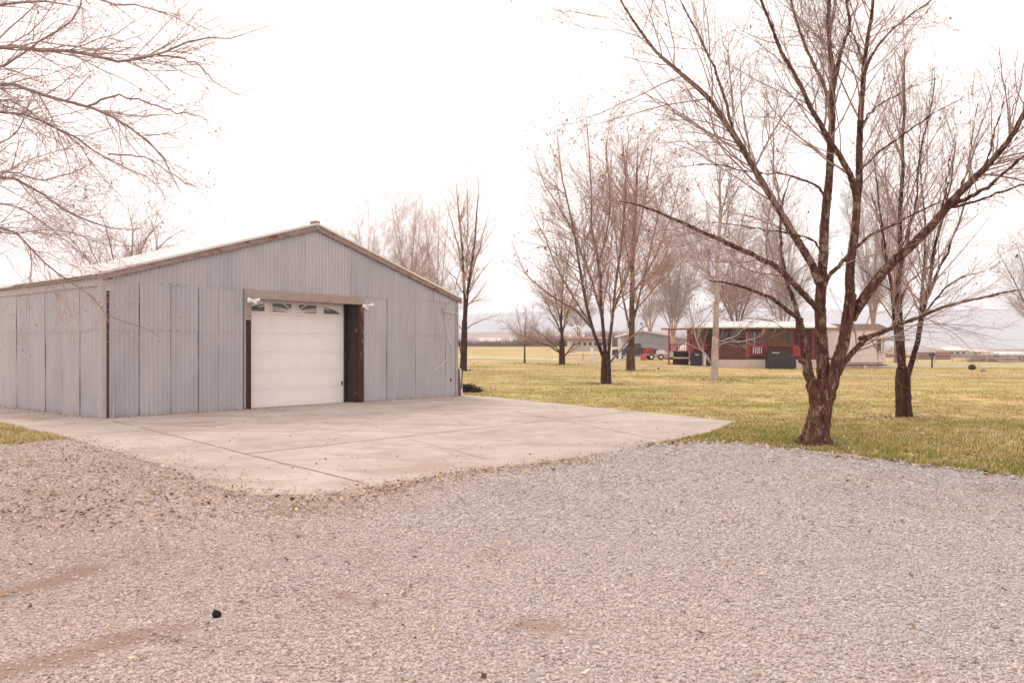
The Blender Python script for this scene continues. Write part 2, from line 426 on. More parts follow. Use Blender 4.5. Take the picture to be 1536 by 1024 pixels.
# concrete slab (corner to corner, as it lies round the garage)
UD = np.array([.637, .771]); VD = np.array([-.771, .637]); C0 = np.array([-9.569, 19.2])
def uv(u, v): return C0 + UD * u + VD * v
slab_px = [(1103, 633), (1060, 652), (1000, 663), (940, 676), (850, 691), (700, 707), (580, 730), (470, 744), (390, 745), (325, 735), (265, 708), (180, 681), (100, 657), (50, 646), (0, 634)]
slab = [gpt(*p)[:2] for p in slab_px]
slab_out = [slab[0]] + [s for s in slab[1:]] + [uv(-4.6, 6.0), uv(-4.0, 9.0), uv(12.4, 9.0), gpt(718, 594)[:2]]
slab_out = rough_line(slab_out, .012, .35, 3, True)
from mathutils.geometry import tessellate_polygon
def sheet(name, poly, z, mat, thick=0.0):
    v3 = [Vector((p[0], p[1], 0)) for p in poly]; tris = tessellate_polygon([v3]); n = len(poly)
    area = sum(poly[i][0] * poly[(i + 1) % n][1] - poly[(i + 1) % n][0] * poly[i][1] for i in range(n))
    v = [(p[0], p[1], z) for p in poly]; f = []
    for a in tris:
        p0, p1, p2 = (poly[i] for i in a)
        cr = (p1[0] - p0[0]) * (p2[1] - p0[1]) - (p1[1] - p0[1]) * (p2[0] - p0[0])
        f.append(tuple(a) if cr > 0 else tuple(reversed(a)))
    if thick:
        v += [(p[0], p[1], z - thick) for p in poly]
        for i in range(n):
            j = (i + 1) % n
            f.append((i, n + i, n + j, j) if area > 0 else (j, n + j, n + i, i))
    return np_mesh(name, v, f, mat)
SLAB_Z = .02
tag(sheet('concrete_apron', slab_out, SLAB_Z, M['concrete'], .08), 'stained pale concrete apron in front of the metal garage', 'concrete', kind='structure')
# expansion joints, narrow dirt-filled strips
jt = MB()
def joint(pa, pb, w, seed):
    a, b = gpt(*pa)[:2], gpt(*pb)[:2]; L = rough_line([a, b], .012, .25, seed); d = (b - a) / np.linalg.norm(b - a); nn = np.array([-d[1], d[0]])
    r = np.random.default_rng(seed)
    for i in range(len(L) - 1):
        if r.random() < .08: continue
        w0 = w * r.uniform(.5, 1.3)
        q = [L[i] - nn * w0 / 2, L[i + 1] - nn * w0 / 2, L[i + 1] + nn * w0 / 2, L[i] + nn * w0 / 2]
        jt.add([(p[0], p[1], SLAB_Z + .004) for p in q], [(0, 1, 2, 3)])
for k, (a, b) in enumerate([((170, 632), (545, 727)), ((368, 683), (1010, 611)), ((95, 656), (368, 636)), ((600, 657), (730, 690)), ((770, 618), (1000, 663)), ((330, 676), (120, 690) if False else (180, 680)), ((700, 640), (640, 604))]):
    joint(a, b, (.034, .03, .022, .012, .018, .014, .012)[k], 40 + k)
tag(jt.build('joint_seams', M['joint']), 'dark dirt filled joints and cracks across the concrete apron', 'joints', kind='structure')

# gravel yard
edge_px = [(938, 672), (1000, 666), (1060, 663), (1110, 666), (1210, 676), (1330, 691), (1430, 704), (1536, 718), (1700, 741)]
edge = [gpt(*p)[:2] for p in edge_px]
left_px = [(105, 659), (60, 665), (0, 669), (-200, 676)]
left = [gpt(*p)[:2] for p in left_px]
grav_poly = list(rough_line(edge, .05, .2, 5)) + [np.array([26., 9.]), np.array([26., -28.]), np.array([-26., -28.]), np.array([-26., left[-1][1]])] + \
    list(rough_line(left[::-1], .06, .2, 6)) + [s + (0.0, .0) for s in slab[11:4:-1]] + [slab[4], slab[3]]
grav_poly = np.array(grav_poly)
dirt_lines = [([gpt(262, 952), gpt(190, 968), gpt(90, 1000), gpt(-60, 1034)], .16), ([gpt(135, 856), gpt(70, 880), gpt(-30, 905)], .18), ([gpt(790, 940), gpt(830, 945)], .14), ([gpt(500, 900), gpt(560, 915)], .08)]
def dirt_at(x, y):
    nz = vnoise(x, y, .9, 55, 4); d = .5 * sstep(.60, .76, nz + .10 * sstep(1, -5, x))
    for L, wd in dirt_lines:
        q = np.array([p[:2] for p in L]); d = np.maximum(d, 1 - sstep(wd * .4, wd * 1.5, segdist(q, x, y, False)))
    return d
def gwave(x, y):
    return .012 * np.sin(x * 1.7 + .6 * y) * np.sin(y * 1.1 - .5 * x) + .008 * np.sin(3.1 * x + 2.2 * y)
gxx, gyy = np.meshgrid(np.arange(-13, 13.01, .09), np.arange(2.2, 18.0, .09))
din = inside(grav_poly, gxx, gyy); ed = segdist(grav_poly, gxx, gyy)
mound = gpt(222, 966)
zz = .012 + np.clip(gwave(gxx, gyy) + .012, 0, .04) * sstep(0, .8, ed) - .0 + .06 * np.exp(-(((gxx - mound[0]) / .2) ** 2 + ((gyy - mound[1]) / .08) ** 2))
ids = np.arange(gxx.size).reshape(gxx.shape)
q = np.stack([ids[:-1, :-1], ids[:-1, 1:], ids[1:, 1:], ids[1:, :-1]], -1).reshape(-1, 4)
ok = din.ravel()[q].sum(1) >= 3
vv = np.stack([gxx, gyy, zz], -1).reshape(-1, 3)
used = np.unique(q[ok]); remap = -np.ones(gxx.size, int); remap[used] = np.arange(len(used))
tag(np_mesh('gravel_yard', vv[used], remap[q[ok]], M['gravel'], smooth=True, vattr={'dirt': dirt_at(gxx, gyy).ravel()[used]}), 'broad pinkish grey gravel yard filling the foreground', 'gravel yard', kind='structure')
near_poly = np.array([[-26, 2.3], [-26, -28], [26, -28], [26, 2.3]]); 
tag(sheet('gravel_yard', [tuple(p) for p in near_poly], .008, M['gravel']), 'gravel yard continuing behind the camera', 'gravel yard', kind='structure')
for sx in (-1, 1):
    y1 = 13.0 if sx < 0 else 8.6
    tag(sheet('gravel_yard', [(sx * 26, 2.3), (sx * 12.96, 2.3), (sx * 12.96, y1), (sx * 26, y1)], .008, M['gravel']), 'gravel yard running on past the edge of the view', 'gravel yard', kind='structure')

# stones
def scatter_group(name, mat):
    ng = bpy.data.node_groups.new(name, 'GeometryNodeTree')
    ng.interface.new_socket('Geometry', in_out='INPUT', socket_type='NodeSocketGeometry')
    ng.interface.new_socket('Geometry', in_out='OUTPUT', socket_type='NodeSocketGeometry')
    N, L = ng.nodes.new, ng.links.new
    gi, go = N('NodeGroupInput'), N('NodeGroupOutput'); g2i = N('GeometryNodeGeometryToInstance')
    for k, (sc, seed) in enumerate((((1, .8, .55), 0.), ((1, .7, .62), 5.), ((1, .9, .5), 9.), ((1, .6, .5), 14.), ((1, .85, .7), 21.))):
        ico = N('GeometryNodeMeshIcoSphere'); ico.inputs['Radius'].default_value = .5; ico.inputs['Subdivisions'].default_value = 2
        tex = N('ShaderNodeTexNoise'); tex.noise_dimensions = '4D'; tex.inputs['Scale'].default_value = 2.2; tex.inputs['W'].default_value = seed; tex.inputs['Detail'].default_value = 1.0
        sub = N('ShaderNodeVectorMath'); sub.operation = 'SUBTRACT'; sub.inputs[1].default_value = (.5, .5, .5); L(tex.outputs['Color'], sub.inputs[0])
        mul = N('ShaderNodeVectorMath'); mul.operation = 'SCALE'; mul.inputs['Scale'].default_value = .75; L(sub.outputs[0], mul.inputs[0])
        sp = N('GeometryNodeSetPosition'); L(ico.outputs['Mesh'], sp.inputs['Geometry']); L(mul.outputs[0], sp.inputs['Offset'])
        tr = N('GeometryNodeTransform'); tr.inputs['Scale'].default_value = sc; L(sp.outputs[0], tr.inputs[0])
        sh = N('GeometryNodeSetShadeSmooth'); sh.inputs['Shade Smooth'].default_value = k < 3; L(tr.outputs[0], sh.inputs[0])
        L(sh.outputs[0], g2i.inputs[0])
    iop = N('GeometryNodeInstanceOnPoints'); L(gi.outputs[0], iop.inputs['Points']); L(g2i.outputs[0], iop.inputs['Instance'])
    iop.inputs['Pick Instance'].default_value = True
    def na(nm, dt):
        x = N('GeometryNodeInputNamedAttribute'); x.data_type = dt; x.inputs[0].default_value = nm; return x.outputs[0]
    L(na('pick', 'INT'), iop.inputs['Instance Index']); L(na('rot', 'FLOAT_VECTOR'), iop.inputs['Rotation']); L(na('scl', 'FLOAT'), iop.inputs['Scale'])
    sm = N('GeometryNodeSetMaterial'); sm.inputs['Material'].default_value = mat; L(iop.outputs[0], sm.inputs[0]); L(sm.outputs[0], go.inputs[0])
    return ng
def points_obj(name, P, scl, rot, tone, warm, ng):
    me = bpy.data.meshes.new(name); me.vertices.add(len(P)); me.vertices.foreach_set('co', np.asarray(P, np.float32).ravel())
    def a(nm, dt, val, key):
        x = me.attributes.new(nm, dt, 'POINT'); x.data.foreach_set(key, val)
    a('scl', 'FLOAT', np.asarray(scl, np.float32), 'value'); a('tone', 'FLOAT', np.asarray(tone, np.float32), 'value'); a('warm', 'FLOAT', np.asarray(warm, np.float32), 'value')
    a('rot', 'FLOAT_VECTOR', np.asarray(rot, np.float32).ravel(), 'vector'); a('pick', 'INT', rng.integers(0, 5, len(P)).astype(np.int32), 'value')
    o = bpy.data.objects.new(name, me); col.objects.link(o); m = o.modifiers.new('scatter', 'NODES'); m.node_group = ng; return o
NG = scatter_group('gravel_scatter', M['stone'])
def sample(n, y0, y1, kx=.80):
    Y = np.sqrt(rng.uniform(y0 ** 2, y1 ** 2, n)); X = rng.uniform(-kx, kx, n) * Y; return X, Y
clod = gpt(325, 930); PX, PY, SC = [], [], []
for (y0, y1, dens, s0) in ((2.9, 5.0, 5200, .0142), (5.0, 7.0, 3600, .0162), (7.0, 9.5, 2000, .020), (9.5, 12.5, 900, .026), (12.5, 15.5, 450, .030)):
    n = int(.80 * (y1 ** 2 - y0 ** 2) * dens); X, Y = sample(n, y0, y1)
    s = s0 * np.minimum(np.exp(rng.normal(0, .42, n)), 1.9)
    dd = dirt_at(X, Y); e = segdist(grav_poly, X, Y); ins = inside(grav_poly, X, Y)
    ed_ = rng.exponential(.16, n); spill = (~ins) & (e < ed_); s = np.where(spill, s * .6, s)
    keep = (ins | spill) & (rng.random(n) > dd * .9) & (np.hypot(X - clod[0], Y - clod[1]) > .055)
    PX.append(X[keep]); PY.append(Y[keep]); SC.append(s[keep])
PX, PY, SC = map(np.concatenate, (PX, PY, SC))
def surf(x, y):
    e = segdist(grav_poly, x, y); ins = inside(grav_poly, x, y)
    z = .012 + np.clip(gwave(x, y) + .012, 0, .04) * sstep(0, .8, e) + .06 * np.exp(-(((x - mound[0]) / .2) ** 2 + ((y - mound[1]) / .08) ** 2))
    return np.where(ins, z, np.where(inside(slab_out, x, y), SLAB_Z, .0))
PZ = surf(PX, PY) + SC * .12
nS = len(PX)
patch = 3.2 * (vnoise(PX, PY, 1.1, 77) - .5)
tone = np.clip(rng.normal(.51, .23, nS) + .05 * patch + .25 * (rng.random(nS) < .05) - .4 * (rng.random(nS) < .05), 0, 1)
warm = np.clip(.62 - .10 * PX - .05 * (PY - 7) + .8 * (vnoise(PX, PY, 2.5, 31) - .5) + rng.normal(0, .25, nS), 0, 1)
rot = np.stack([rng.normal(0, .35, nS), rng.normal(0, .35, nS), rng.uniform(0, 6.28, nS)], -1)
tag(points_obj('gravel', np.stack([PX, PY, PZ], -1), SC, rot, tone, warm, NG), 'loose rounded pinkish grey gravel stones covering the yard', 'gravel', kind='stuff')
print('stones', nS)

# ------------------------------------------------------------------ grass blades and leaf litter
def blades(n, X, Y, hgt, wid, cols, lean=.6):
    a = rng.uniform(0, 6.28, n); h = hgt * rng.uniform(.5, 1.3, n); w_ = wid * rng.uniform(.6, 1.3, n)
    la = rng.uniform(0, 6.28, n); le = np.abs(rng.normal(0, lean, n)) * h
    Z = gh(X, Y)
    b = np.stack([X, Y, Z], -1); d = np.stack([np.cos(a), np.sin(a), 0 * a], -1) * (w_ / 2)[:, None]
    tip = b + np.stack([np.cos(la) * le, np.sin(la) * le, h], -1)
    mid = b + np.stack([np.cos(la) * le * .35, np.sin(la) * le * .35, h * .6], -1)
    v = np.stack([b - d, b + d, mid + d * .8, mid - d * .8, tip], 1)
    k = np.arange(n)[:, None] * 5
    return v.reshape(-1, 3), k + np.array([[0, 1, 2, 3]]), k + np.array([[3, 2, 4]]), np.repeat(cols, 5, 0)
def lawn_pts(n, y0, y1, k0, k1, p=2.0):
    Y = rng.uniform(y0 ** (1 / p), y1 ** (1 / p), n) ** p; X = rng.uniform(k0, k1, n) * Y; 
    ok = ~inside(grav_poly, X, Y) & ~inside(slab_out, X, Y) & (segdist(slab_out, X, Y) > .0)
    return X[ok], Y[ok]
STRAW = np.array([[.62, .45, .235], [.70, .545, .32], [.54, .375, .175], [.64, .52, .38], [.40, .275, .16]])
GREEN = np.array([[.25, .255, .055], [.35, .335, .08], [.17, .195, .045], [.41, .37, .12]])
def cols_for(X, Y, g):
    n = len(X); isg = rng.random(n) < g
    c = np.where(isg[:, None], GREEN[rng.integers(0, 4, n)], STRAW[rng.integers(0, 5, n)]); return c * rng.uniform(.8, 1.15, (n, 1))
V, Q, T3, Cc, off = [], [], [], [], 0
def addb(X, Y, h, wd, g):
    global off
    v, q_, t_, c = blades(len(X), X, Y, h, wd, cols_for(X, Y, g)); V.append(v); Q.append(q_ + off); T3.append(t_ + off); Cc.append(c); off += len(v)
def green_at(X, Y):
    nz = vnoise(X * .55, Y, 1.6, 3); near_ = 1 - sstep(16.5, 20.5, Y + 3 * (nz - .5))
    band = np.exp(-((Y - 29) / 3.5) ** 2) + .8 * np.exp(-((Y - 46) / 4) ** 2)
    return nz, near_, np.clip(.06 + 2.3 * (nz - .44) + .42 * near_ + .45 * band, 0, .97)
X, Y = lawn_pts(350000, 8.6, 24, -.12, .80)
nz, near_, g = green_at(X, Y); cl = vnoise(X, Y, .45, 9)
kp = rng.random(len(X)) < np.clip(3.0 * (cl - .36), .08, 1); X, Y, near_, g, cl = X[kp], Y[kp], near_[kp], g[kp], cl[kp]
addb(X, Y, (.022 + .02 * near_) * (.5 + 1.3 * cl), .011, g)
X, Y = lawn_pts(210000, 23, 50, -.16, .80)
nz, near_, g = green_at(X, Y); cl = vnoise(X, Y, .8, 10)
kp = rng.random(len(X)) < np.clip(2.6 * (cl - .33), .08, 1); X, Y, g, cl = X[kp], Y[kp], g[kp], cl[kp]
addb(X, Y, .035 * (.5 + cl), .018, g)
X, Y = lawn_pts(190000, 46, 92, -.16, .80)
nz, near_, g = green_at(X, Y); cl = vnoise(X, Y, 1.5, 12)
kp = rng.random(len(X)) < np.clip(1.8 * (cl - .25), .08, 1) * (1 - sstep(70, 92, Y)); X, Y, g, cl = X[kp], Y[kp], g[kp], cl[kp]
addb(X, Y, .04 * (.5 + cl), .032, g)
X, Y = lawn_pts(26000, 12, 20.5, -.80, -.53)
addb(X, Y, .06, .010, np.full(len(X), .14))
# a few tufts standing in the gravel beside the concrete
for (px, py, r_, n_) in ((470, 770, .35, 160), (560, 765, .3, 120), (540, 750, .15, 60), (880, 697, .5, 260), (920, 690, .4, 260), (30, 745, .3, 160), (10, 700, .4, 160), (700, 730, .25, 60), (505, 755, .25, 110), (1240, 735, .15, 30), (1150, 700, .1, 20)):
    c = gpt(px, py); X = c[0] + rng.normal(0, r_, n_); Y = c[1] + rng.normal(0, r_ * .5, n_); addb(X, Y, .055, .007, np.full(n_, .6))
# deep green weeds round the big tree's foot
for (px, py, r_, n_) in ((1185, 664, .22, 900), (1165, 660, .3, 700), (1275, 668, .3, 500), (1050, 655, .6, 900), (1330, 668, .8, 1200)):
    c = gpt(px, py); X = c[0] + rng.normal(0, r_, n_); Y = c[1] + rng.normal(0, r_ * .7, n_)
    k = ~inside(grav_poly, X, Y) & ~inside(slab_out, X, Y); addb(X[k], Y[k], .07, .014, np.full(k.sum(), .9))
# tufts: small clumps of longer grass
def tufts(n, y0, y1, k0, k1, blades_n, h, r_, g):
    cx, cy = lawn_pts(n, y0, y1, k0, k1); a_ = rng.uniform(.5, 1.5, len(cx))
    X = np.repeat(cx, blades_n); Y = np.repeat(cy, blades_n); sc = np.repeat(a_, blades_n); gg = np.repeat(np.clip(g + rng.normal(0, .35, len(cx)), 0, 1), blades_n)
    X = X + rng.normal(0, r_, len(X)) * sc; Y = Y + rng.normal(0, r_, len(Y)) * sc
    ok = ~inside(grav_poly, X, Y) & ~inside(slab_out, X, Y); addb(X[ok], Y[ok], (h * sc)[ok], .012, gg[ok])
tufts(2400, 9, 19, -.05, .8, 36, .06, .085, .55)
tufts(900, 18, 34, -.12, .8, 30, .06, .11, .4)
tufts(420, 12.5, 20, -.8, -.52, 30, .06, .08, .2)
tag(np_mesh('grass', np.concatenate(V), [np.concatenate(Q), np.concatenate(T3)], M['blade'], cattr={'Col': np.concatenate(Cc)}), 'straw coloured and green winter grass blades over the lawn', 'grass', kind='stuff')

LEAF = np.array([[.50, .37, .24], [.42, .28, .17], [.56, .46, .34], [.30, .18, .11], [.2, .115, .075], [.47, .38, .3]])
def leaves(X, Y, Z, size, cols):
    n = len(X); a = rng.uniform(0, 6.28, n); s = size * np.minimum(np.exp(rng.normal(0, .35, n)), 1.5); asp = rng.uniform(.25, .7, n)
    ux = np.stack([np.cos(a), np.sin(a), rng.normal(0, .25, n)], -1) * s[:, None]; vx = np.stack([-np.sin(a), np.cos(a), rng.normal(0, .4, n)], -1) * (s * asp)[:, None]
    c = np.stack([X, Y, Z + s * .28], -1); cup = np.stack([0 * s, 0 * s, s * rng.uniform(-.1, .5, n)], -1)
    v = np.stack([c - ux + cup, c - vx * .9 - ux * .2, c + ux + cup * .5, c + vx - ux * .1], 1)
    k = np.arange(n)[:, None] * 4
    return v.reshape(-1, 3), k + np.array([[0, 1, 2, 3]]), np.repeat(cols, 4, 0)
V, Q, Cc, off = [], [], [], 0
def addl(X, Y, size, dark=0.0):
    global off
    n = len(X)
    if n == 0: return
    c = LEAF[rng.integers(0, 6, n)] * rng.uniform(.75, 1.2, (n, 1)); c = np.where((rng.random(n) < dark)[:, None], c * .28, c)
    v, q_, cc = leaves(X, Y, np.maximum(surf(X, Y), gh(X, Y)) + .004 + .012 * inside(grav_poly, X, Y), size, c); V.append(v); Q.append(q_ + off); Cc.append(cc); off += len(v)
def along(pxs, n, spread, size, dark=0.0, bias=0.0):
    L = np.array([gpt(*p)[:2] for p in pxs]); seg = np.linalg.norm(np.diff(L, axis=0), axis=1); cum = np.r_[0, np.cumsum(seg)]
    s = rng.uniform(0, cum[-1], n); i = np.clip(np.searchsorted(cum, s) - 1, 0, len(seg) - 1); tt = (s - cum[i]) / seg[i]
    p = L[i] + (L[i + 1] - L[i]) * tt[:, None]; addl(p[:, 0] + rng.normal(0, spread, n), p[:, 1] + rng.normal(bias, spread, n), size, dark)
along([(880, 690), (780, 702), (690, 712), (600, 728), (520, 745)], 1000, .2, .022, .04, -.2)
along([(620, 725), (500, 752), (380, 748), (300, 728)], 700, .3, .02, .1, -.25)
along([(300, 730), (200, 690), (100, 662)], 500, .35, .019, .15, -.3)
along([(0, 690), (120, 720), (260, 760), (420, 775)], 1500, .75, .02, .35)
along([(0, 760), (160, 790)], 500, .5, .02, .4)
along([(950, 672), (1100, 664), (1250, 684), (1536, 720)], 700, .2, .03, .2, .1)
X, Y = sample(1500, 9.5, 26, .62); k = inside(slab_out, X, Y); addl(X[k], Y[k], .016, .55)
for s_ in np.linspace(.2, 11.8, 40):                       # drift of leaf crumbs along the foot of the wall
    n = 10; p = uv(s_ + rng.normal(0, .2, n)[:, None], -.06 - np.abs(rng.normal(0, .12, n))[:, None]); addl(p[:, 0], p[:, 1], .02, .6)
for s_ in np.linspace(.2, 7, 22):
    n = 9; p = uv(-.06 - np.abs(rng.normal(0, .2, n))[:, None], s_ + rng.normal(0, .2, n)[:, None]); addl(p[:, 0], p[:, 1], .02, .6)
X, Y = lawn_pts(20000, 9, 34, -.12, .75); k = rng.random(len(X)) < np.clip(1.6 * (vnoise(X, Y, 1.8, 91) - .36), .02, 1) * (1 - .75 * sstep(17, 30, Y)); addl(X[k], Y[k], .036, .15)
for (px, py, r_, n_) in ((1222, 668, .55, 420), (1356, 627, .55, 420), (909, 576, .9, 420), (946, 556, 1.2, 380), (1071, 570, .9, 260), (843, 547, 1.2, 260), (695, 556, 1.0, 240), (787, 545, .8, 120)):
    c = gpt(px, py); X = c[0] + rng.normal(0, r_, n_); Y = c[1] + rng.normal(0, r_ * .8, n_); k = ~inside(grav_poly, X, Y); addl(X[k], Y[k], .028 + .0006 * c[1], .35)
X, Y = sample(2200, 3.2, 13, .75); k = inside(grav_poly, X, Y); addl(X[k], Y[k], .018, .3)
X, Y = lawn_pts(5000, 13, 20, -.8, -.53); addl(X, Y, .03, .25)
tag(np_mesh('leaf_litter', np.concatenate(V), np.concatenate(Q), M['litter'], cattr={'Col': np.concatenate(Cc)}), 'dry curled tan leaves drifted along the concrete edge and grass', 'leaf litter', kind='stuff')
c = gpt(325, 930)
b = MB().ell((0, 0, .022), (.027, .021, .026), 9, 6, .55)
o = b.build('dark_clod', M['stone_dark'], smooth=True, loc=c + (0, 0, .012)); tag(o, 'small black clod lying alone on the near gravel', 'clod')

# ------------------------------------------------------------------ garage
G = thing('garage', 'grey corrugated metal garage with cream roll up door and peeling red posts', 'garage', (C0[0], C0[1], SLAB_Z - .03), math.atan2(.771, .637))
W, D, EV, RG = 11.93, 7.32, 3.40, 5.22
SL = (RG - EV) / (W / 2)
def roofz(u): return EV + SL * (W / 2 - np.abs(np.asarray(u, float) - W / 2))
def corr_panel(u0, u1, zlo, zhi, out, axis, pitch, amp, tone, rows=9, dent=.006):
    """corrugated sheet; axis 'front': runs along x, faces -y; 'side': runs along y, faces -x"""
    n = max(6, int((u1 - u0) / (pitch / 8))); us = np.linspace(u0, u1, n)
    ph = rng.uniform(0, 6.28); res_v = []
    zl = np.full(n, zlo) if np.isscalar(zlo) else zlo(us); zh = np.full(n, zhi) if np.isscalar(zhi) else zhi(us)
    s = np.linspace(0, 1, rows)
    UU = np.repeat(us[None], rows, 0); ZZ = zl + (zh - zl) * s[:, None]
    off_ = amp * np.sin(UU * 2 * math.pi / pitch) + dent * np.sin(UU * 2.3 + ph + ZZ * 1.1) * np.sin(ZZ * 2.7 + ph * 2)
    off_ = off_ + out
    v = np.stack([UU, -off_, ZZ], -1) if axis == 'front' else np.stack([-off_, UU, ZZ], -1)
    ids = np.arange(rows * n).reshape(rows, n)
    f = np.stack([ids[:-1, :-1], ids[:-1, 1:], ids[1:, 1:], ids[1:, :-1]], -1).reshape(-1, 4)
    if axis == 'side': f = f[:, ::-1]
    return v.reshape(-1, 3), f, np.full(rows * n, tone)
def panel_obj(name, panels, parent):
    V, Fq, T, o_ = [], [], [], 0
    for v, f, tn in panels: V.append(v); Fq.append(f + o_); T.append(tn); o_ += len(v)
    return np_mesh(name, np.concatenate(V), np.concatenate(Fq), M['siding'], parent, True, vattr={'tone': np.concatenate(T)})
P_, AM = .118, .017
lo = [.17, .793, 1.566, 2.336, 2.86, 3.655]; ro = [7.765, 8.73, 9.28, 9.98, 10.7, 11.4, 11.86]
for E in (lo, ro):
    pan = []
    for i in range(len(E) - 1):
        gap = (.006, .013, .016, .009, .006, .005)[i % 6] / 2
        tn = rng.uniform(.35, 1.0); ot = .045 + (.006 if i % 2 else 0)
        pan.append(corr_panel((E[i] if E[i] != .17 else .07) + gap, E[i + 1] - gap, .02 + rng.uniform(0, .015), 2.13, ot, 'front', P_, AM, tn))
        pan.append(corr_panel((E[i] if E[i] != .17 else .07) + gap, E[i + 1] - gap, 2.09, 3.27 + rng.uniform(-.012, .012), ot + .009, 'front', P_, AM, tn + rng.uniform(-.1, .12)))
    panel_obj('front_wall', pan, G)
pan = []
ge = [.0, .9, 1.75, 2.6, 3.3, 3.95, 4.75, 5.6, 6.4, 7.3, 8.1, 9.0, 9.9, 10.8, 11.86]
for i in range(len(ge) - 1):
    u0, u1 = ge[i] - .01, ge[i + 1] + .01
    if u1 <= .35: continue
    pan.append(corr_panel(max(u0, .14), u1, 3.25 if i % 2 else 3.235, lambda us: roofz(us) - .02, .062 + (.005 if i % 2 else 0), 'front', P_, AM * 1.05, (.95 if i % 3 else .6) + rng.uniform(-.3, .05), 7))
panel_obj('gable_wall', pan, G)
pan = []
se = [.26, 1.26, 2.28, 3.37, 4.37, 5.31, 6.28, 7.30]
for i in range(len(se) - 1):
    tn = rng.uniform(.3, .9); g_ = .006
    pan.append(corr_panel(se[i] + g_, se[i + 1] - g_, .015, 2.12, .04 + (.006 if i % 2 else 0), 'side', .2, .006, tn))
    pan.append(corr_panel(se[i] + g_, se[i + 1] - g_, 2.08, 3.20, .049 + (.006 if i % 2 else 0), 'side', .2, .006, tn))
panel_obj('side_wall', pan, G)
# dark sheathing behind the sheets, far walls
b = MB()
b.box(0.0, 3.66, 0.0, .1, 0, 3.25); b.box(7.76, W, 0.0, .1, 0, 3.25)
b.prism([(0.0, 3.252), (W, 3.252), (W, EV - .03), (W / 2, RG - .03), (0.0, EV - .03)], 'y', 0.0, .1)
b.box(0.0, .1, .102, D - .1, 0, EV - .06)
b.box(W - .1, W, .102, D - .1, 0, EV - .06)
b.prism([(0.0, 0), (W, 0), (W, EV - .03), (W / 2, RG - .03), (0.0, EV - .03)], 'y', D - .098, D)
b.build('sheathing', M['sheath'], G)
# trim at the corners and under the eaves
MB().box(-.082, -.01, -.082, -.002, 0, EV - .05).build('corner_trim', M['trim'], G, bevel=.006)
MB().box(-.078, -.002, .002, .255, 0, EV - .06).build('corner_trim', M['trim_side'], G, bevel=.006)
MB().box(-.008, .055, -.03, -.002, .0, 3.02).build('corner_gap', M['brown_trim'], G)
MB().hexa([(.125, -.085, .03), (.165, -.085, .03), (.165, -.06, .03), (.125, -.06, .03)], [(.158, -.075, 1.15), (.165, -.075, 1.15), (.165, -.06, 1.15), (.158, -.06, 1.15)]).build('curled_edge', M['trim_side'], G)
MB().box(-.008, .165, -.07, -.002, 3.022, 3.3).build('trim_cap', M['trim_side'], G)
MB().box(11.86, W + .05, -.085, .03, 0, EV - .05).build('corner_trim', M['siding'], G, bevel=.006)
MB().box(-.088, -.004, .252, D, 3.14, EV - .045)  .build('eave_board', M['trim_side'], G, bevel=.005)
# roof: two ribbed slopes, rake boards, ridge block
for sgn in (-1, 1):
    n = 150; vs_ = np.linspace(-.18, D + .12, n); rib = np.where((np.arange(n) % 10) < 2, .03, 0.0)
    ue = -.16 if sgn < 0 else W + .16; ur = W / 2
    def rp(u, v, dz): return (u, v, EV + .075 + SL * (W / 2 - abs(u - W / 2)) + dz)
    v = []; f = []
    for i in range(n):
        wv = .006 * math.sin(i * .5)
        v += [rp(ue, vs_[i], rib[i] + wv), rp((ue * .5 + ur * .5), vs_[i], rib[i] + .01 * math.sin(i * .21)), rp(ur, vs_[i], rib[i])]
        v += [rp(ue, vs_[i], -.03), rp(ur, vs_[i], -.03)]
    for i in range(n - 1):
        a, c_ = i * 5, (i + 1) * 5
        fs = [(a, a + 1, c_ + 1, c_), (a + 1, a + 2, c_ + 2, c_ + 1), (a + 3, c_ + 3, c_ + 4, a + 4), (a, c_, c_ + 3, a + 3)]
        f += fs if sgn < 0 else [tuple(reversed(q_)) for q_ in fs]
    e = (n - 1) * 5; f += [(0, 3, 4, 2, 1), (e, e + 1, e + 2, e + 4, e + 3)]
    np_mesh('roof_slope', v, f, M['roof_white'], G)
    a = (ue, EV - .02 + SL * (-.16)); r_ = (ur, RG - .02)
    MB().prism([(a[0], a[1] - .075), (a[0], a[1] + .06), (r_[0] - sgn * -.0, r_[1] + .06), (r_[0], r_[1] - .10)], 'y', -.155, -.105).build('rake_board', M['fascia'], G, bevel=.006)
MB().box(W / 2 - .085, W / 2 + .085, -.175, .1, RG - .1, RG + .16).build('ridge_block', M['fascia'], G, bevel=.01)
MB().box(-.15, -.12, -.1, D + .1, EV - .075, EV - .02).build('eave_fascia', M['fascia'], G, bevel=.005)
# doorway
MB().box(3.665, 3.83, -.10, .06, 2.44, 3.02).build('post_top', M['wood_grey'], G, bevel=.006)
MB().box(3.668, 3.827, -.095, .06, 0, 2.437).build('door_post', M['wood_red'], G, bevel=.006)
MB().box(7.544, 7.757, -.095, .06, 0, 3.02).build('door_post', M['wood_red_worn'], G, bevel=.006)
MB().box(3.66, 7.76, -.115, .06, 3.023, 3.27).build('door_header', M['wood_grey'], G, bevel=.008)
MB().box(3.625, 3.66, -.10, -.03, .02, 3.27).build('edge_flashing', M['siding'], G)
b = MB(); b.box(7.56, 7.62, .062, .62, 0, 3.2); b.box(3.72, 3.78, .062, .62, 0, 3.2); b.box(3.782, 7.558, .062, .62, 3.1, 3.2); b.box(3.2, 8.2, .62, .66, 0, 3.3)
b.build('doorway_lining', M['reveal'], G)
door = bpy.data.objects.new('garage_door', None)
dr = MB()
dx0, dx1, dv = 3.79, 7.36, .40
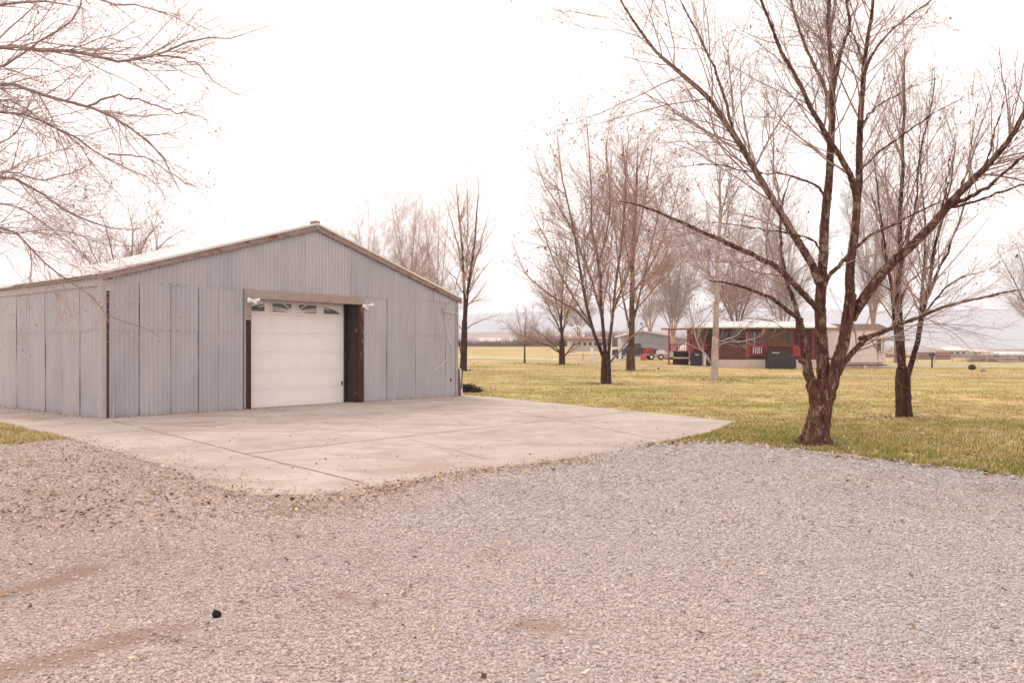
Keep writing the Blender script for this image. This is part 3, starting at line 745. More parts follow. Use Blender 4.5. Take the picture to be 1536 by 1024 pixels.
for i in range(6):
    z0 = .012 + i * .525
    dr.box(dx0, dx1, dv, dv + .05, z0, z0 + .521)
    for j in range(4):
        wj = (dx1 - dx0) / 4; a0 = dx0 + j * wj + .08; a1 = dx0 + (j + 1) * wj - .08
        if i < 5:
            dr.box(a0, a1, dv - .004, dv - .001, z0 + .10, z0 + .42)
    if i < 5: dr.box(dx0, dx1, dv - .006, dv - .001, z0 + .478, z0 + .517); dr.box(dx0 + .01, dx1 - .01, dv - .005, dv - .001, z0 + .435, z0 + .447); dr.box(dx0 + .01, dx1 - .01, dv - .005, dv - .001, z0 + .045, z0 + .057)
dob = dr.build('garage_door', M['door'], G, bevel=.006)
MB().box(7.364, 7.44, dv + .01, dv + .06, 0, 3.1).build('door_track', M['reveal'], G)
wj = (dx1 - dx0) / 4; zc = 2.72; mid = (dx0 + dx1) / 2
for j in range(4):
    a0 = dx0 + j * wj + .13; a1 = dx0 + (j + 1) * wj - .13; zt = zc + .24
    wn = MB(); F0 = dv - .022
    wn.box(a0 - .05, a0, F0, dv - .002, zc - .05, zt + .05); wn.box(a1, a1 + .05, F0, dv - .002, zc - .05, zt + .05)
    wn.box(a0, a1, F0, dv - .002, zc - .05, zc); wn.box(a0, a1, F0, dv - .002, zt, zt + .05)
    wo_ = wn.build('door_window', M['door'], dob, bevel=.005)
    MB().box(a0 + .001, a1 - .001, dv - .008, dv - .003, zc + .001, zt - .001).build('window_pane', M['glass'], wo_)
    ins = MB()
    def arc(u): return zc + .26 * math.sqrt(max(0.0, 1 - ((u - mid) / (mid - dx0 - .16)) ** 2))
    if j in (0, 3):
        us = np.linspace(a0, a1, 9)
        for k in range(8):
            zz0, zz1 = min(arc(us[k]), zt), min(arc(us[k + 1]), zt)
            if zz0 < zt - .004 or zz1 < zt - .004:
                ins.hexa([(us[k], F0 + .004, zz0), (us[k + 1], F0 + .004, zz1), (us[k + 1], dv - .009, zz1), (us[k], dv - .009, zz0)],
                         [(us[k], F0 + .004, zt), (us[k + 1], F0 + .004, zt), (us[k + 1], dv - .009, zt), (us[k], dv - .009, zt)])
        e = a1 if j == 0 else a0; s_ = -1 if j == 0 else 1
        ins.bar((e, F0 + .008, zc + .16), (e + s_ * .2, F0 + .008, zc + .12), .01, .026, up=(0, 0, 1))
    else:
        e, s_ = (a1, -1) if j == 1 else (a0, 1); far_ = a0 if j == 1 else a1
        ins.bar((far_, F0 + .008, zc + .06), (e, F0 + .008, zc + .025), .01, .028)
        ins.bar((far_, F0 + .008, zc + .13), (e, F0 + .008, zc + .055), .01, .028)
        ins.bar((e + s_ * .26, F0 + .008, zt), (e, F0 + .008, zc + .07), .01, .03)
        ins.add([(e, F0 + .004, zc), (e + s_ * .2, F0 + .004, zc), (e, F0 + .004, zc + .13)], [(0, 1, 2), (2, 1, 0)])
    ins.build('sunburst_insert', M['door_dirt'], wo_)
MB().box(7.27, 7.31, dv - .03, dv - .001, .55, .68).build('door_latch', M['wire'], dob, bevel=.004)
# twin flood lamps on each post
for (u, z, dirs) in ((3.72, 2.98, ((.24, .0), (-.10, -.06), (.13, -.09))), (7.70, 2.98, ((.26, .05), (.02, -.1)))):
    fl = MB().ell((u, -.16, z), (.065, .05, .06), 14, 8).build('flood_light', M['white'], G, True)
    for du, dz in dirs:
        p0 = Vector((u, -.17, z)); dv_ = Vector((du, -.14, dz)); p1 = p0 + dv_
        MB().tube([p0, p0 + dv_ * .5, p0 + dv_ * .75, p1], [.02, .026, .042, .05], 14).build('lamp_head', M['white'], fl, True)
# conduit, service cable and loose wire at the far corner
xr = W + .02
MB().tube([(xr, -.13, 3.2), (xr, -.13, 2.6), (xr - .0, -.13, 1.95)], .017, 10).build('conduit', M['pipe'], G, True)
MB().tube([(xr + .02, -.13, 2.0), (xr + .05, -.14, 1.75), (xr + .12, -.16, 1.4), (xr + .17, -.16, 1.1), (xr + .15, -.15, .6), (xr + .12, -.14, .3)], .02, 8).build('service_cable', M['wire'], G, True)
MB().tube([(11.30, -.10, 2.95), (11.33, -.1, 2.7), (11.42, -.1, 2.2), (11.62, -.1, 1.85), (11.66, -.1, 1.7), (11.5, -.1, 1.4), (11.1, -.1, 1.1), (10.75, -.1, .95)], .012, 8).build('loose_wire', M['pipe'], G, True)
MB().tube([(11.3, -.1, 2.96), (11.6, -.11, 2.93), (xr, -.12, 2.9)], .014, 8).build('wire_bracket', M['pipe'], G, True)
MB().box(11.22, 11.32, -.13, -.06, 2.9, 3.1).build('junction_box', M['trim'], G, bevel=.01)
MB().box(11.60, 11.64, -.1, -.07, .55, .66).build('hasp', M['brown_trim'], G, bevel=.004)
# clutter behind the far corner
p = uv(W + .2, .12)
lb = thing('leaning_board', 'white topped board with red edge leaning at the garage corner', 'board', (p[0], p[1], 0), math.atan2(.771, .637))
MB().hexa([(-.02, -.1, .0), (.12, -.1, .0), (.12, .02, .0), (-.02, .02, .0)], [(-.10, -.1, .95), (.04, -.1, .95), (.04, .02, .95), (-.10, .02, .95)]).build('board_face', M['red_board'], lb, bevel=.006)
MB().hexa([(.125, -.1, .0), (.2, -.1, .0), (.2, .02, .0), (.125, .02, .0)], [(.045, -.1, .98), (.12, -.1, .98), (.12, .02, .98), (.045, .02, .98)]).build('board_edge', M['pipe'], lb, bevel=.006)
p = gpt(702, 588)
b = MB()
for k in range(150):
    a = random.uniform(0, 6.28); q_ = random.random() ** .6
    x, y = .55 * q_ * math.cos(a), .34 * q_ * math.sin(a); h_ = .24 * (1 - q_ ** 2) + .04
    if k < 30: b.ell((x, y, h_ * .45), (.10 + .06 * random.random(), .1, h_ * .5), 7, 5, .8)
    else:
        b.tube([(x, y, h_ * .3), (x + random.uniform(-.12, .12), y + random.uniform(-.1, .1), h_ + .02), (x + random.uniform(-.3, .3), y + random.uniform(-.2, .2), h_ + random.uniform(-.08, .14))], [.012, .009, .004], 4)
o = b.build('debris_heap', M['debris'], loc=p); tag(o, 'low heap of dark brush debris behind the garage corner', 'debris')

# ------------------------------------------------------------------ trees
def nrm(a): return a / np.maximum(np.linalg.norm(a, axis=-1, keepdims=True), 1e-9)
def resample(pts, rad, n, r, wig=.0):
    pts = np.asarray(pts, float); rad = np.asarray(rad, float)
    ex = np.vstack([2 * pts[0] - pts[1], pts, 2 * pts[-1] - pts[-2]]); m = len(pts)
    s = np.r_[0, np.cumsum(np.linalg.norm(np.diff(pts, axis=0), axis=1))]; tt = np.interp(np.linspace(0, s[-1], n), s, np.arange(m))
    i = np.minimum(tt.astype(int), m - 2); f = (tt - i)[:, None]
    p0, p1, p2, p3 = ex[i], ex[i + 1], ex[i + 2], ex[i + 3]
    out = .5 * (2 * p1 + (p2 - p0) * f + (2 * p0 - 5 * p1 + 4 * p2 - p3) * f ** 2 + (3 * p1 - p0 - 3 * p2 + p3) * f ** 3)
    rr = np.interp(tt, np.arange(m), rad)
    if wig: w_ = r.normal(0, wig, out.shape); w_[0] = 0; out = out + w_ * (rr / rr.max())[:, None] ** .3
    return out, rr
def kids(P, Rd, k, r, t0, t1, ang, lr, n, wander, up, rr, rmin, maxlen=9., minlen=.05, thin=9.):
    m, n0 = Rd.shape
    L = np.linalg.norm(np.diff(P, axis=1), axis=2).sum(1)
    t_ = r.uniform(t0, t1, (m, k)); f = t_ * (n0 - 1); i = np.minimum(f.astype(int), n0 - 2); fr = f - i
    mi = np.arange(m)[:, None]
    a, b_ = P[mi, i], P[mi, i + 1]; pos = a + (b_ - a) * fr[..., None]; tan = nrm(b_ - a); rad = Rd[mi, i] * (1 - fr) + Rd[mi, i + 1] * fr
    pos, tan, rad, t_, L2 = pos.reshape(-1, 3), tan.reshape(-1, 3), rad.ravel(), t_.ravel(), np.repeat(L, k)
    kp = (rad < thin) & (r.random(len(rad)) < np.clip(1.15 * L2 / L.max(), .12, 1)); pos, tan, rad, t_, L2 = pos[kp], tan[kp], rad[kp], t_[kp], L2[kp]
    v_ = r.normal(0, 1, pos.shape); v_ -= (v_ * tan).sum(1, keepdims=True) * tan; v_ = nrm(v_)
    an = np.radians(r.uniform(ang[0], ang[1], len(pos)))[:, None]
    d = tan * np.cos(an) + v_ * np.sin(an); d[:, 2] += up; d = nrm(d)
    ln = np.clip(L2 * r.uniform(lr[0], lr[1], len(pos)) * (1.2 - .7 * t_), minlen, maxlen)
    step = (ln / (n - 1))[:, None]; pts = [pos]
    for j in range(n - 1):
        pts.append(pts[-1] + d * step); d = d + r.normal(0, wander, d.shape); d[:, 2] += up * .35; d = nrm(d)
    r0 = np.maximum(rad * rr * r.uniform(.7, 1.1, len(rad)), rmin)
    return np.stack(pts, 1), np.maximum(r0[:, None] * np.linspace(1, .35, n)[None], rmin * .7)
def tubes(P, Rd, sides, cap=False):
    m, n = Rd.shape
    tan = nrm(np.gradient(P, axis=1)); ref = np.where((np.abs(tan[:, :1, 2:3]) < .8), np.array([0, 0, 1.]), np.array([1., 0, 0]))
    ref = np.broadcast_to(ref, tan.shape); a = nrm(np.cross(tan, ref)); b_ = np.cross(tan, a)
    q_ = np.arange(sides) * 2 * math.pi / sides
    v = P[:, :, None] + (a[:, :, None] * np.cos(q_)[None, None, :, None] + b_[:, :, None] * np.sin(q_)[None, None, :, None]) * Rd[:, :, None, None]
    ids = np.arange(m * n * sides).reshape(m, n, sides); nx_ = np.roll(ids, -1, 2)
    f = np.stack([ids[:, :-1], nx_[:, :-1], nx_[:, 1:], ids[:, 1:]], -1).reshape(-1, 4)
    v = v.reshape(-1, 3)
    if cap:
        ext = np.concatenate([P[:, 0], P[:, -1]]); base = len(v); v = np.vstack([v, ext]); tr = []
        for e, ring, flip in ((0, ids[:, 0], True), (m, ids[:, -1], False)):
            c_ = (base + e + np.arange(m))[:, None] + np.zeros((1, sides), int); nr = np.roll(ring, -1, 1)
            t3 = np.stack([c_, nr, ring] if flip else [c_, ring, nr], -1).reshape(-1, 3); tr.append(t3)
        return v, [f, np.concatenate(tr)]
    return v, [f]
def join(parts):
    V, Fq, Ft, o_ = [], [], [], 0
    for v, fs in parts:
        V.append(v)
        for f in fs: (Fq if f.shape[1] == 4 else Ft).append(f + o_)
        o_ += len(v)
    out = [np.concatenate(Fq)]
    if Ft: out.append(np.concatenate(Ft))
    return np.concatenate(V), out
def bud_mesh(C, size, r):
    n = len(C); d = np.array([[1, 0, 0], [-1, 0, 0], [0, 1, 0], [0, -1, 0], [0, 0, 1.5], [0, 0, -1.5]]) * 1.0
    s = size * np.exp(r.normal(0, .35, n)); v = C[:, None] + (d[None] + r.normal(0, .25, (n, 6, 3))) * s[:, None, None]
    t_ = np.array([[0, 2, 4], [2, 1, 4], [1, 3, 4], [3, 0, 4], [2, 0, 5], [1, 2, 5], [3, 1, 5], [0, 3, 5]])
    return v.reshape(-1, 3), (np.arange(n)[:, None, None] * 6 + t_[None]).reshape(-1, 3)

def make_tree(name, label, limbs, base, levels, mats, seed, group=None, remesh=0.0, buds=(0, 0), crown_name='crown', limb_n=14, wig=.0, leaf=None, bare=0):
    """limbs: list of (points, radii) in world space; levels: list of dicts for kids()"""
    r = np.random.default_rng(seed); base = np.asarray(base, float)
    root = thing(name, label, 'tree', base, 0, group)
    LP, LR = [], []
    for li, (pts, rad) in enumerate(limbs):
        p, q_ = resample(np.asarray(pts) - base, rad, limb_n, r, wig if li else wig * .1); LP.append(p); LR.append(q_)
    LP, LR = np.stack(LP), np.stack(LR)
    v, f = tubes(LP, LR, 12, True)
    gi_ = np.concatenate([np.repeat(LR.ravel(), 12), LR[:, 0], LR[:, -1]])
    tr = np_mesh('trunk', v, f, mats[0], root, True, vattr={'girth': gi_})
    if remesh:
        m = tr.modifiers.new('remesh', 'REMESH'); m.mode = 'VOXEL'; m.voxel_size = remesh; m.use_smooth_shade = True
        m = tr.modifiers.new('smooth', 'SMOOTH'); m.factor = .5; m.iterations = 4
        tx_ = bpy.data.textures.get('bark_relief') or bpy.data.textures.new('bark_relief', 'CLOUDS'); tx_.noise_scale = .07; tx_.noise_depth = 3
        m = tr.modifiers.new('relief', 'DISPLACE'); m.texture = tx_; m.texture_coords = 'LOCAL'; m.strength = .026; m.mid_level = .5
    sk = levels[0].pop('skip', 1); P, Q = LP[sk:len(LP) - bare], LR[sk:len(LR) - bare]
    parts = []; tips = []
    for li, lv in enumerate(levels):
        also = lv.pop('also', 0); sides = lv.pop('sides', 4)
        P0, Q0 = P, Q
        P, Q = kids(P0, Q0, r=r, **lv)
        ok = P[:, :, 2].min(1) > .4
        P, Q = P[ok], Q[ok]
        parts.append(tubes(P, Q, sides))
        if li >= len(levels) - 2: tips.append(P[:, 1:].reshape(-1, 3))
    v, f = join(parts); nq = len(v); nb_ = 0
    if buds[0]:
        T = np.concatenate(tips); T = T[r.random(len(T)) < buds[0]]
        if len(T):
            bv, t3 = bud_mesh(T, buds[1], r); v = np.vstack([v, bv]); f = f + [t3 + nq]; nb_ = len(t3)
    cr = np_mesh(crown_name, v, f, mats[1], root, True)
    if nb_:
        cr.data.materials.append(M['bud'] if leaf is None else leaf)
        mi = np.zeros(len(cr.data.polygons), np.int32); mi[-nb_:] = 1; cr.data.polygons.foreach_set('material_index', mi)
    return root
def limb(pxs, Y, r0, r1, dy=0.0, scale=None):
    """limb given where the photograph shows it, at its own distance Y and running dy metres towards/away"""
    n = len(pxs); pts = [at(p[0], p[1], Y + dy * (i / (n - 1)) ** 1.2) for i, p in enumerate(pxs)]
    k = Y / F; return pts, np.linspace(1, 0, n) ** .8 * (r0 - r1) * k + r1 * k

# --- the big tree on the right
Y = 13.6; k = Y / F
foot = gpt(1222, 668)
H = []
H.append(([at(1221, 676, Y), at(1222, 664, Y), at(1226, 640, Y), at(1231, 612, Y), at(1235, 590, Y), at(1236, 570, Y)], np.array([27, 23.5, 19.5, 17.5, 14, 8]) * k))
H.append(limb([(1226, 632), (1219, 590), (1210, 545), (1203, 505), (1198, 476)], Y + .04, 10, 6.5, -.05))                 # left stem
H.append(limb([(1199, 480), (1185, 468), (1160, 450), (1130, 436), (1095, 425), (1060, 420)], Y - .15, 4.5, 1.2, -1.2))
H.append(limb([(1200, 482), (1190, 450), (1180, 423), (1173, 385), (1170, 340), (1174, 300), (1186, 262)], Y - .15, 4.5, 1.2, .6))
H.append(limb([(1234, 610), (1234, 560), (1232, 500), (1230, 450), (1234, 405), (1238, 328), (1244, 262), (1249, 187), (1247, 117), (1244, 47), (1240, -60), (1236, -190)], Y + .12, 11.8, 1.2, .3))
H.append(limb([(1230, 470), (1216, 452), (1167, 403), (1125, 380), (1045, 344), (985, 318), (947, 305), (905, 300)], Y, 6.2, .35, -1.5))
H.append(limb([(1229, 425), (1220, 400), (1181, 337), (1134, 258), (1106, 211), (1055, 141), (1010, 100), (975, 66), (933, 5), (905, -60)], Y, 7.5, .9, 1.2))
H.append(limb([(1110, 215), (1097, 183), (1078, 117), (1040, 37), (1017, -5), (990, -70)], Y + .6, 3.2, .8, .6))
H.append(limb([(1249, 140), (1265, 66), (1275, 37), (1268, -20), (1272, -110)], Y + .3, 4, 1, -.6))
H.append(limb([(1243, 160), (1237, 136), (1209, 70), (1186, 0), (1170, -80)], Y + .3, 4, 1, .8))
H.append(limb([(1229, 655), (1236, 628), (1243, 595), (1254, 548), (1265, 507), (1274, 464), (1277, 440)], Y - .02, 12, 8.5, -.14))       # right stem
H.append(limb([(1272, 475), (1275, 425), (1278, 385), (1284, 319), (1289, 262), (1289, 201), (1294, 136), (1301, 66), (1310, 0), (1318, -120)], Y + .1, 9, 1.5, .3))
H.append(limb([(1285, 300), (1280, 275), (1256, 230), (1228, 183), (1200, 127), (1167, 66), (1141, 0), (1120, -80)], Y + .2, 6, 1.2, -1.0))
H.append(limb([(1297, 110), (1303, 94), (1331, 52), (1392, 5), (1430, -30)], Y + .3, 3, .8, .8))
H.append(limb([(1276, 478), (1289, 457), (1331, 403), (1387, 351), (1430, 300), (1476, 253), (1519, 201), (1545, 150), (1570, 80)], Y + .1, 10, 1.6, -1.3))
H.append(limb([(1422, 312), (1450, 298), (1481, 281), (1536, 234), (1590, 190)], Y - .4, 4.5, 1, -.9))
H.append(limb([(1425, 310), (1460, 303), (1536, 276), (1610, 258)], Y - .4, 3, .8, .5))
for (p_, r_, d_) in (([(1440, 292), (1455, 240), (1462, 180), (1476, 110)], 2.2, .5), ([(1480, 250), (1492, 200), (1506, 150), (1512, 80)], 2.2, -.5), ([(1515, 205), (1520, 160), (1540, 110)], 1.6, .4), ([(1400, 338), (1420, 290), (1425, 230), (1444, 170)], 2.0, -.6), ([(1345, 392), (1362, 345), (1370, 290), (1388, 235)], 1.8, .6), ([(1475, 255), (1500, 240), (1530, 200), (1560, 190)], 2.0, .8)):
    H.append(limb(p_, Y - .5, r_, .5, d_))
H.append(limb([(1258, 560), (1270, 540), (1296, 509), (1329, 496), (1376, 476), (1429, 456), (1503, 440), (1560, 428)], Y - .1, 6, 1., .9))
H.append(limb([(1236, 430), (1247, 412), (1270, 385), (1303, 356), (1340, 337), (1406, 305), (1450, 290)], Y, 4.5, .8, .9))
H.append(limb([(1300, 96), (1290, 80), (1272, 20), (1280, -60)], Y + .3, 2.4, .8, -.5))
H.append(limb([(1234, 380), (1210, 355), (1150, 345), (1090, 335), (1040, 338)], Y, 2.2, .6, -.8))
H.append(limb([(1240, 300), (1225, 280), (1180, 262), (1130, 258), (1060, 246), (1010, 250)], Y + .2, 2.4, .6, -1.0))
H.append(limb([(1287, 262), (1300, 245), (1350, 205), (1410, 165), (1470, 135)], Y + .2, 2.6, .6, -.9))
H.append(limb([(1290, 190), (1310, 165), (1360, 135), (1440, 105)], Y + .2, 2.2, .6, .8))
H.append(limb([(1206, 520), (1190, 500), (1150, 480), (1110, 478)], Y - .1, 1.6, .5, -.5))
H = [(p_, r_ * (.94 if i == 0 else .86)) for i, (p_, r_) in enumerate(H)]
for ax_, ay_ in ((-.30, -.10), (-.12, -.34), (.20, -.26), (.32, .05), (-.22, .22), (.12, .3)):        # root flare
    c_ = foot + np.array([0, 0, 0]); H.append(([c_ + (ax_ * .15, ay_ * .15, .42), c_ + (ax_ * .5, ay_ * .5, .2), c_ + (ax_ * .95, ay_ * .95, .04), c_ + (ax_ * 1.5, ay_ * 1.5, -.08)], np.array([.06, .065, .045, .03])))
for (a_, b_, r_) in (((1290, 508), (1297, 503), 2.6), ((1206, 545), (1198, 540), 2.2), ((1236, 400), (1229, 392), 2.6), ((1330, 402), (1333, 394), 2.4), ((1240, 600), (1250, 596), 3.0), ((1228, 636), (1218, 633), 3.4)):
    H.append(([at(*a_, Y - .08), at((a_[0] + b_[0]) / 2, (a_[1] + b_[1]) / 2, Y - .14), at(*b_, Y - .2)], np.array([r_ * 1.3, r_, r_ * .8]) * k))
make_tree('bare_tree', 'large multi stemmed bare tree with mottled bark at the gravel edge', H, foot,
          [dict(skip=1, k=50, t0=.1, t1=1., ang=(25, 62), lr=(.2, .5), n=7, wander=.11, up=.07, rr=.31, rmin=.0028, maxlen=2.5, minlen=.3, sides=5, thin=.062),
           dict(k=14, t0=.15, t1=1., ang=(22, 55), lr=(.3, .7), n=5, wander=.13, up=.05, rr=.48, rmin=.0021, maxlen=1.2, minlen=.15, sides=4),
           dict(k=6, t0=.2, t1=1., ang=(20, 55), lr=(.3, .7), n=4, wander=.14, up=.03, rr=.6, rmin=.0018, maxlen=.55, minlen=.08, sides=3)],
          (M['bark_hero'], M['twig_hero']), 11, bare=12, remesh=.012, buds=(.05, .007), limb_n=22, wig=.010)

# --- the near tree whose branches reach in from the left
Y = 11.0
tx = -270
NEAR = [([at(tx - 8, 705, Y), at(tx, 640, Y), at(tx + 5, 450, Y), at(tx - 5, 250, Y), at(tx + 10, 50, Y), at(tx, -200, Y), at(tx + 20, -420, Y)], np.array([30, 24, 21, 18, 13, 8, 3]) * Y / F)]
def nb(s, pts, r0, dy): NEAR.append(limb([(tx, s)] + [((tx + pts[0][0]) / 2, (s * .35 + pts[0][1] * .65))] + pts, Y, r0 * .5, .3, dy))
nb(160, [(0, 71), (43, 73), (129, 79), (180, 92), (236, 82), (301, 58), (339, 60), (408, 37)], 7.5, 1.4)
nb(210, [(0, 127), (56, 140), (133, 159), (185, 185), (232, 223), (258, 262), (275, 292)], 6.5, -.6)
NEAR.append(limb([(133, 159), (185, 144), (258, 168), (309, 176)], Y - .25, 1.7, .5, -.5))
NEAR.append(limb([(236, 82), (266, 86), (300, 100), (330, 130), (372, 145)], Y + .9, 1.4, .4, -.4))
nb(270, [(0, 170), (47, 176), (99, 198), (150, 232), (206, 258), (240, 283)], 5, .9)
NEAR.append(limb([(163, 232), (219, 236), (258, 262), (300, 285)], Y + .6, 1.3, .4, .4))
nb(330, [(0, 266), (43, 279), (90, 309), (129, 331), (180, 344), (215, 342)], 5.5, 1.0)
nb(320, [(0, 258), (56, 270), (107, 258), (142, 245)], 3, -.8)
nb(80, [(0, 8), (40, 4), (92, 4), (140, 20)], 6, .6)
nb(20, [(60, -40), (159, 4), (215, 9), (266, 30), (318, 58)], 4, 1.0)
nb(400, [(0, 340), (60, 390), (100, 418), (130, 441), (163, 474), (212, 489), (242, 507)], 3.4, .4)
nb(180, [(0, 99), (30, 79), (99, 39), (120, 0), (130, -50)], 4.5, -.8)
nb(300, [(0, 215), (30, 190), (45, 150), (70, 120)], 3, .8)
nb(290, [(0, 150), (60, 180), (110, 210), (150, 262), (190, 300)], 3, 1.2)
nb(380, [(0, 305), (60, 330), (110, 370), (150, 400)], 3, -.6)
nb(360, [(0, 345), (40, 350), (90, 345), (150, 365), (205, 372)], 2.6, 1.6)
make_tree('bare_tree', 'near bare tree reaching red budded branches across from the left edge', NEAR, gpt(tx, 690) * np.array([1, 1, 0]),
          [dict(skip=1, k=34, t0=.33, t1=1., ang=(18, 48), lr=(.14, .36), n=7, wander=.14, up=-.02, rr=.5, rmin=.0022, maxlen=2.2, minlen=.25, sides=5, thin=.05),
           dict(k=11, t0=.12, t1=1., ang=(22, 55), lr=(.3, .75), n=5, wander=.13, up=.03, rr=.6, rmin=.0017, maxlen=.8, minlen=.1, sides=4),
           dict(k=4, t0=.2, t1=1., ang=(22, 60), lr=(.3, .65), n=4, wander=.15, up=.05, rr=.65, rmin=.0019, maxlen=.35, minlen=.06, sides=3)],
          (M['bark_near'], M['twig_near']), 12, buds=(.06, .0055), limb_n=20, wig=.015)

# --- second tree right
Y = 19.4
T = [([at(1356, 632, Y), at(1356, 624, Y), at(1355, 600, Y), at(1354, 570, Y), at(1354, 552, Y)], np.array([15, 12.5, 11, 11, 9]) * Y / F)]
for pts, r0, dy in (([(1353, 575), (1351, 500), (1347, 440), (1352, 300), (1355, 150), (1359, 60)], 8, .3), ([(1360, 570), (1378, 500), (1392, 440), (1406, 360), (1428, 260), (1440, 180)], 5.5, -.6),
                    ([(1350, 572), (1344, 500), (1336, 440), (1326, 360), (1312, 270), (1306, 190)], 4, -.7), ([(1376, 505), (1384, 440), (1388, 340), (1380, 230), (1386, 130)], 3.5, .8),
                    ([(1349, 470), (1330, 400), (1318, 330), (1298, 250)], 3, .7), ([(1349, 420), (1365, 350), (1378, 250), (1400, 140), (1404, 70)], 3.2, -.6),
                    ([(1386, 470), (1420, 430), (1462, 410), (1520, 405)], 2.4, -.6), ([(1388, 450), (1420, 380), (1450, 300), (1475, 215)], 3, .5), ([(1350, 460), (1366, 420), (1400, 395), (1420, 370)], 2.2, -.5),
                    ([(1346, 440), (1325, 430), (1290, 400), (1270, 360)], 2.2, .6)):
    T.append(limb(pts, Y, r0 * .78, .5, dy))
make_tree('bare_tree', 'slim dark trunked bare tree right of the large mottled tree', T, gpt(1356, 627),
          [dict(skip=1, k=34, t0=.18, t1=1., ang=(15, 45), lr=(.2, .45), n=6, wander=.1, up=.15, rr=.45, rmin=.004, maxlen=2.2, minlen=.3, sides=5, thin=.06),
           dict(k=7, t0=.15, t1=1., ang=(18, 50), lr=(.3, .6), n=5, wander=.13, up=.08, rr=.6, rmin=.003, maxlen=1.0, minlen=.12, sides=3),
           dict(k=3, t0=.2, t1=1., ang=(18, 50), lr=(.3, .6), n=3, wander=.15, up=.04, rr=.6, rmin=.0025, maxlen=.45, minlen=.1, sides=3)],
          (M['bark_dark'], M['twig_hero']), 13, buds=(.06, .010), limb_n=14, wig=.02, remesh=.02)

# --- bare trees over the lawn
def far_tree(label, px, py, limbs_px, trunk_px, tr, mats, seed, k=(16, 9, 4), up=.05, ang=(22, 56), buds=(.0, .0), leaf=None, group='bare trees standing over the lawn', Y=None, rt=1.0, lr=(.22, .45), dy=1.2, ml=2.6):
    g_ = gpt(px, py) if Y is None else np.array([(px - CX) / F * Y, Y, float(gh((px - CX) / F * Y, Y))])
    Y = g_[1]; rr = np.random.default_rng(seed); k = (int(k[0] * 2.5), k[1] + 7, k[2] + 3)
    py = HY + (EYE - g_[2]) * F / Y
    pts = [(px - .2, py + 2)] + [(px, py - 1)] + trunk_px
    rad = np.r_[tr * 1.45, tr * 1.12, np.linspace(tr, tr * .85, len(trunk_px))] * Y / F
    L = [([at(p[0], p[1], Y) for p in pts], rad)]
    for lp, r0 in limbs_px: L.append(limb(lp, Y, r0 * .56, .24, rr.uniform(-dy, dy)))
    rm = .095 * Y / F * rt
    return make_tree('bare_tree', label, L, g_,
        [dict(skip=1, k=k[0], t0=.12, t1=1., ang=ang, lr=lr, n=6, wander=.1, up=up, rr=.5, rmin=rm * 1.35, maxlen=ml * 1.3, minlen=.4, sides=4, thin=2.6 * Y / F),
         dict(k=k[1], t0=.15, t1=1., ang=(18, 50), lr=(.3, .6), n=4, wander=.13, up=up * .6, rr=.6, rmin=rm, maxlen=ml * .6, minlen=.2, sides=3),
         dict(k=k[2], t0=.2, t1=1., ang=(20, 50), lr=(.3, .6), n=3, wander=.15, up=.05, rr=.6, rmin=rm * .8, maxlen=.8, minlen=.15, sides=3)],
        mats, seed, group, buds=buds, leaf=leaf, limb_n=10, wig=.03)
far_tree('low forking dark trunked bare tree nearest the middle of the lawn', 909, 576,
    [([(905, 535), (885, 484), (872, 414), (859, 335), (841, 260), (836, 195)], 5), ([(890, 495), (860, 462), (828, 445), (790, 412), (766, 361)], 3.2),
     ([(909, 540), (903, 458), (898, 396), (889, 339), (885, 238), (880, 180)], 5), ([(912, 540), (920, 458), (933, 361), (938, 260), (929, 180)], 4.6),
     ([(914, 545), (938, 515), (960, 495), (985, 482)], 2.6), ([(905, 480), (880, 400), (850, 330), (815, 270), (800, 225)], 3), ([(918, 470), (945, 400), (965, 320), (975, 250), (980, 200)], 3), ([(898, 400), (915, 320), (910, 230), (915, 170)], 2.6),
     ([(885, 484), (845, 420), (815, 350), (790, 300)], 2.6), ([(922, 450), (955, 430), (990, 400), (1010, 350)], 2.2)],
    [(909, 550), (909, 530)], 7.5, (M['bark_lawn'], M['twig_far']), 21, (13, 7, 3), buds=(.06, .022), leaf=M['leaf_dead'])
far_tree('straight orange brown trunked bare tree behind the middle tree', 946, 556,
    [([(946, 530), (948, 450), (950, 360), (955, 270), (958, 205)], 8.5), ([(946, 500), (930, 420), (922, 330), (915, 240)], 3), ([(948, 490), (968, 410), (985, 330), (1000, 250)], 3.2), ([(949, 440), (985, 380), (1010, 310), (1022, 250)], 2.6), ([(949, 420), (935, 340), (940, 240), (945, 190)], 2.6), ([(948, 470), (975, 440), (1010, 400), (1035, 340)], 2.2)],
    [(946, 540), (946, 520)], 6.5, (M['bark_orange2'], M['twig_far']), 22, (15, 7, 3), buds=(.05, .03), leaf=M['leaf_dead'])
far_tree('round crowned bare tree with four low limbs by the pale track', 843, 547,
    [([(843, 520), (842, 490), (843, 440), (846, 400)], 5), ([(841, 530), (820, 517), (797, 508), (775, 500), (760, 490)], 2.2), ([(840, 527), (822, 508), (806, 498), (788, 488)], 2), ([(846, 535), (858, 520), (872, 511), (880, 500)], 2), ([(846, 533), (862, 523), (876, 512)], 1.6),
     ([(842, 500), (828, 470), (812, 440), (800, 415)], 2.2), ([(844, 500), (852, 465), (866, 430), (874, 405)], 2.2), ([(842, 490), (833, 450), (825, 400)], 1.8)],
    [(843, 530), (843, 510)], 4.4, (M['bark_lawn'], M['twig_gold']), 23, (12, 7, 3), rt=.8)
